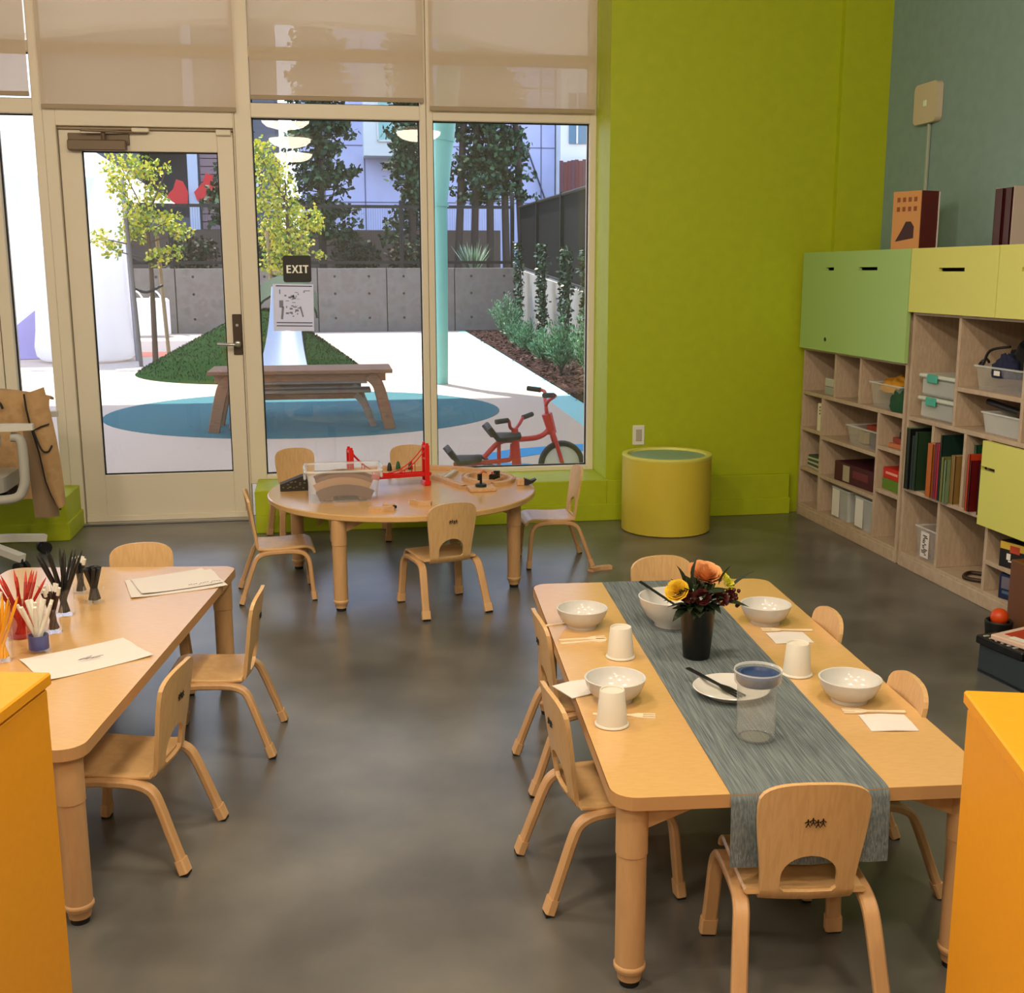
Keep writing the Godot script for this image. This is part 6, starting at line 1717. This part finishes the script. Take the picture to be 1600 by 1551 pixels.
	# second unit
	for k in 2:
		var b := thing("latch_box", ["lower clear latch box in the tall cubby", "upper clear latch box in the tall cubby"][k], "box", Vector3(2.86, 0.7285 + k * 0.105, -4.80), 0, "latch boxes")
		part(b, "body", MB.new().box(Vector3(0, 0.042, 0), Vector3(0.24, 0.082, 0.29), 0.01), M.frosted)
		part(b, "lid", MB.new().box(Vector3(0, 0.091, 0), Vector3(0.26, 0.018, 0.32), 0.005), mat(Color(0.78, 0.80, 0.76), 0.4))
		part(b, "latch", MB.new().box(Vector3(-0.134, 0.082, -0.03), Vector3(0.012, 0.04, 0.085), 0.005), M.teal_latch)
	tub("clear_basket", "clear tub heaped with dark bags in the upper right cubby", Vector3(2.84, 0.9045, -4.33), Vector3(0.22, 0.10, 0.34), M.plastic)
	heap.call("black_bag", "black bag spilling over the upper right tub", "bag", Vector3(2.86, 0.96, -4.31), Vector3(0.08, 0.15, 0.13), Color(0.025, 0.025, 0.03), 5)
	heap.call("navy_pouch", "navy blue pouch with a white tag on the tub", "pouch", Vector3(2.775, 0.965, -4.33), Vector3(0.05, 0.095, 0.075), Color(0.05, 0.08, 0.22), 6)
	single("white_tag", MB.new().box(Vector3.ZERO, Vector3(0.004, 0.02, 0.04), 0.001), M.white, "small white tag on the navy pouch", "tag", Vector3(2.722, 0.985, -4.32))
	single("bag_strap", MB.new().tube(spline([Vector3(2.80, 1.09, -4.36), Vector3(2.76, 1.07, -4.44), Vector3(2.75, 1.01, -4.47), Vector3(2.76, 1.01, -4.51), Vector3(2.78, 1.03, -4.50), Vector3(2.77, 1.02, -4.46)], 5), 0.006, 6), M.black, "black looped strap of the bag in the upper right tub", "strap")
	tub("clear_basket", "clear basket with toys in the middle right cubby", Vector3(2.84, 0.7285, -4.30), Vector3(0.2, 0.085, 0.28), M.frosted)
	single("dark_stick", MB.new().tube([Vector3(0, 0, -0.13), Vector3(0, -0.02, 0.11)], 0.014, 8), mat(Color(0.06, 0.045, 0.05), 0.5), "dark rod lying over the middle right basket", "rod", Vector3(2.82, 0.845, -4.39))
	heap.call("brown_toy", "brown soft toy in the middle right basket", "toy", Vector3(2.83, 0.79, -4.22), Vector3(0.06, 0.07, 0.06), Color(0.25, 0.14, 0.08), 8)
	# books
	var bg := "picture books in the book cubbies"
	var names := {}
	var rowb := func(z: float, list: Array) -> void:
		for s in list:
			book(s[0] + " in the book cubbies", Vector3(2.79 + s[4], 0.3885, z + s[1] / 2), s[1], s[2], 0.20, s[3], 0.0, bg)
			z += s[1] + 0.0015
	rowb.call(-4.962, [["thin pale green book, leftmost", 0.006, 0.29, Color(0.45, 0.55, 0.42), 0.0], ["black picture book, second from the left", 0.03, 0.285, Color(0.04, 0.05, 0.05), 0.0], ["slate grey picture book beside the black one", 0.012, 0.255, Color(0.30, 0.36, 0.36), 0.01], ["dark green picture book before the first divider", 0.025, 0.275, Color(0.13, 0.22, 0.13), 0.015]])
	rowb.call(-4.764, [["wide orange picture book", 0.045, 0.245, Color(0.70, 0.36, 0.10), 0.0], ["dark red picture book beside the orange one", 0.013, 0.245, Color(0.32, 0.05, 0.06), 0.01], ["mauve picture book", 0.012, 0.255, Color(0.50, 0.24, 0.36), 0.0], ["pink picture book", 0.010, 0.25, Color(0.78, 0.28, 0.36), 0.0], ["crimson picture book", 0.018, 0.225, Color(0.48, 0.06, 0.08), 0.01], ["tall white-edged dark green picture book", 0.014, 0.295, Color(0.05, 0.16, 0.13), 0.0], ["olive picture book", 0.025, 0.20, Color(0.42, 0.42, 0.22), 0.0], ["short sage picture book", 0.020, 0.19, Color(0.42, 0.50, 0.36), 0.0], ["tan picture book before the second divider", 0.035, 0.215, Color(0.52, 0.40, 0.20), 0.02]])
	rowb.call(-4.455, [["tall dark green book behind the yellow door", 0.02, 0.28, Color(0.06, 0.24, 0.15), 0.04], ["orange picture book beside the yellow door", 0.018, 0.245, Color(0.70, 0.22, 0.08), 0.0], ["dark red picture book beside the yellow door", 0.012, 0.22, Color(0.36, 0.04, 0.05), 0.0]])
	var bb := thing("black_book", "black book with white title half behind the yellow door", "book", Vector3(2.765, 0.3885, -4.365), 24)
	part(bb, "cover", MB.new().box(Vector3(0, 0.108, 0), Vector3(0.16, 0.216, 0.014), 0.001), mat(Color(0.03, 0.03, 0.035), 0.4))
	part(bb, "printed_title", MB.new().box(Vector3(-0.055, 0.178, 0.0075), Vector3(0.012, 0.016, 0.001)).box(Vector3(-0.038, 0.175, 0.0075), Vector3(0.008, 0.010, 0.001)).box(Vector3(-0.025, 0.175, 0.0075), Vector3(0.007, 0.010, 0.001)), M.white)
	# bottom cubbies
	var ct := tub("tall_clear_tub", "clear tub with a picture card in the lower left cubby", Vector3(2.82, 0.0725, -4.80), Vector3(0.18, 0.15, 0.2), M.plastic)
	part(ct, "picture_card", MB.new().box(Vector3(-0.093, 0.075, 0.0), Vector3(0.002, 0.12, 0.07)), M.paper)
	var pic := MB.new()
	for k in 12:
		pic.box(Vector3(-0.0945, 0.03 + k * 0.008, rng.randf_range(-0.012, 0.012)), Vector3(0.001, 0.005, rng.randf_range(0.015, 0.05)))
	part(ct, "printed_picture", pic, mat(Color(0.22, 0.20, 0.18), 0.8))
	single("wooden_ring", MB.new().tube(spline([Vector3(0.07, 0.01, 0), Vector3(0, 0.01, 0.075), Vector3(-0.07, 0.01, 0), Vector3(0, 0.01, -0.075), Vector3(0.07, 0.01, 0.0)], 6), 0.009, 8), mat(Color(0.20, 0.13, 0.07), 0.5), "dark wooden ring lying in the empty cubby", "ring", Vector3(2.80, 0.0735, -4.45))
	var kb := block("snack_box", "black box with yellow and orange print in the right cubby", "box", Vector3(2.80, 0.2085, -4.10), Vector3(0.14, 0.11, 0.2), Color(0.09, 0.06, 0.05), 14)
	part(kb, "printed_band", MB.new().box(Vector3(-0.0706, 0.092, -0.01), Vector3(0.001, 0.03, 0.17)), mat(Color(0.80, 0.66, 0.22), 0.5))
	part(kb, "printed_patch", MB.new().box(Vector3(-0.0709, 0.082, -0.02), Vector3(0.001, 0.03, 0.05)), mat(Color(0.72, 0.26, 0.12), 0.5))
	part(kb, "printed_letters", MB.new().box(Vector3(-0.0709, 0.048, -0.05), Vector3(0.001, 0.026, 0.02)).box(Vector3(-0.0709, 0.03, 0.0), Vector3(0.001, 0.006, 0.10)), M.white)
	var bl := block("blue_box", "dark blue printed box in the lowest right cubby", "box", Vector3(2.80, 0.0725, -4.12), Vector3(0.13, 0.105, 0.16), Color(0.07, 0.12, 0.27), 16)
	part(bl, "printed_face", MB.new().box(Vector3(-0.0656, 0.07, -0.04), Vector3(0.001, 0.05, 0.05)), mat(Color(0.42, 0.40, 0.46), 0.5))
	part(bl, "printed_band", MB.new().box(Vector3(-0.0656, 0.03, 0.0), Vector3(0.001, 0.012, 0.12)), mat(Color(0.28, 0.40, 0.52), 0.5))
	# on top of the shelves
	var mg := thing("picture_book_box", "tan and red boxed book standing on top of the green shelf", "book", Vector3(2.90, 1.5005, -5.40), 22)
	part(mg, "case", MB.new().box(Vector3(0, 0.14, 0), Vector3(0.13, 0.28, 0.17), 0.002), mat(Color(0.36, 0.06, 0.04), 0.5))
	part(mg, "front_cover", MB.new().box(Vector3(-0.0665, 0.14, 0), Vector3(0.003, 0.28, 0.168)), mat(Color(0.78, 0.55, 0.30), 0.5))
	part(mg, "printed_shape", MB.new().prism(PackedVector2Array([Vector2(-0.06, 0.04), Vector2(0.05, 0.055), Vector2(0.05, 0.11), Vector2(0.03, 0.135), Vector2(0.0, 0.135), Vector2(-0.02, 0.10)]), 0.001, Transform3D(Basis(Vector3(0, 0, 1), Vector3(0, 1, 0), Vector3(-1, 0, 0)), Vector3(-0.0682, 0, 0))), mat(Color(0.22, 0.07, 0.05), 0.5))
	var ti := MB.new()
	for k in 8:
		ti.box(Vector3(-0.0687, 0.24 - (0.0 if k < 4 else 0.045), -0.06 + (k % 4) * 0.034 + 0.01), Vector3(0.001, 0.022, 0.018))
	part(mg, "printed_title", ti, mat(Color(0.52, 0.27, 0.10), 0.5))
	part(mg, "pages_edge", MB.new().box(Vector3(0.0615, 0.14, 0.086), Vector3(0.008, 0.275, 0.003)), M.paper)
	n = 0
	for z in [-4.545, -4.475]:
		book(["left dark red album standing on the yellow shelf", "right dark red album standing on the yellow shelf"][n], Vector3(2.86, 1.5005, z), 0.055 if n == 0 else 0.045, 0.235, 0.10, Color(0.26, 0.06, 0.08), 0.0, "albums on the yellow shelf")
		single("bookend", MB.new().box(Vector3(0, 0.12, 0), Vector3(0.09, 0.24, 0.006), 0.001), mat(Color(0.68, 0.62, 0.58), 0.4), ["pale bookend at the left of the albums", "pale bookend at the right of the albums"][n], "bookend", Vector3(2.86, 1.5005, [-4.577, -4.447][n]), 0, "bookends")
		n += 1
	# storage box on the floor at the right edge
	var sb := thing("toy_crate", "dark slate open crate full of books at the right edge", "crate", Vector3(2.465, 0, -3.354), 7)
	var slate := mat(Color(0.16, 0.20, 0.22), 0.6)
	part(sb, "bottom", MB.new().box(Vector3(0, 0.006, 0), Vector3(0.36, 0.012, 0.46)), slate)
	for x in [-0.175, 0.175]:
		part(sb, "side", MB.new().box(Vector3(x, 0.0525, 0), Vector3(0.010, 0.105, 0.46), 0.003), slate)
	for z in [-0.225, 0.225]:
		part(sb, "end", MB.new().box(Vector3(0, 0.0525, z), Vector3(0.34, 0.105, 0.010), 0.003), slate)
	var kbx := single("keyboard_toy", MB.new().box(Vector3.ZERO, Vector3(0.09, 0.03, 0.22), 0.004), mat(Color(0.03, 0.03, 0.035), 0.4), "black toy with silver keys lying on the slate crate", "toy", Vector3(2.305, 0.122, -3.46), 10)
	for k in 6:
		part(kbx, "key", MB.new().box(Vector3(-0.025, 0.016, -0.08 + k * 0.028), Vector3(0.022, 0.004, 0.010), 0.001), mat(Color(0.6, 0.6, 0.6), 0.4))
	var fb := single("framed_book", MB.new().box(Vector3.ZERO, Vector3(0.26, 0.018, 0.26), 0.003), mat(Color(0.84, 0.72, 0.66), 0.5), "white-bordered red picture book lying on the slate crate", "book", Vector3(2.425, 0.148, -3.42), 20)
	part(fb, "printed_cover", MB.new().box(Vector3(0.015, 0.0095, 0.0), Vector3(0.21, 0.001, 0.21)), mat(Color(0.66, 0.13, 0.06), 0.5))
	part(fb, "printed_corner", MB.new().box(Vector3(-0.10, 0.010, 0.0), Vector3(0.03, 0.001, 0.14)), M.white)
	part(fb, "printed_grass", MB.new().box(Vector3(0.01, 0.0102, 0.085), Vector3(0.2, 0.001, 0.04)), mat(Color(0.38, 0.46, 0.10), 0.5))
	single("orange_ball", MB.new().ball(Vector3.ZERO, Vector3.ONE * 0.034, 16, 10), mat(Color(0.80, 0.26, 0.04), 0.4), "orange ball sitting in the small black pot", "ball", Vector3(2.53, 0.092, -3.87))
	single("black_pot", MB.new().lathe([Vector2(0, 0), Vector2(0.040, 0), Vector2(0.046, 0.01), Vector2(0.052, 0.075), Vector2(0.048, 0.08), Vector2(0.040, 0.075), Vector2(0.036, 0.05), Vector2(0, 0.05)], 24), M.black, "small black pot holding the orange ball before the shelf", "pot", Vector3(2.53, 0.0, -3.87))
	block("cardboard_box", "brown cardboard box before the shelf end at the right edge", "box", Vector3(2.645, 0.0, -3.82), Vector3(0.08, 0.30, 0.24), Color(0.40, 0.24, 0.11), 0)
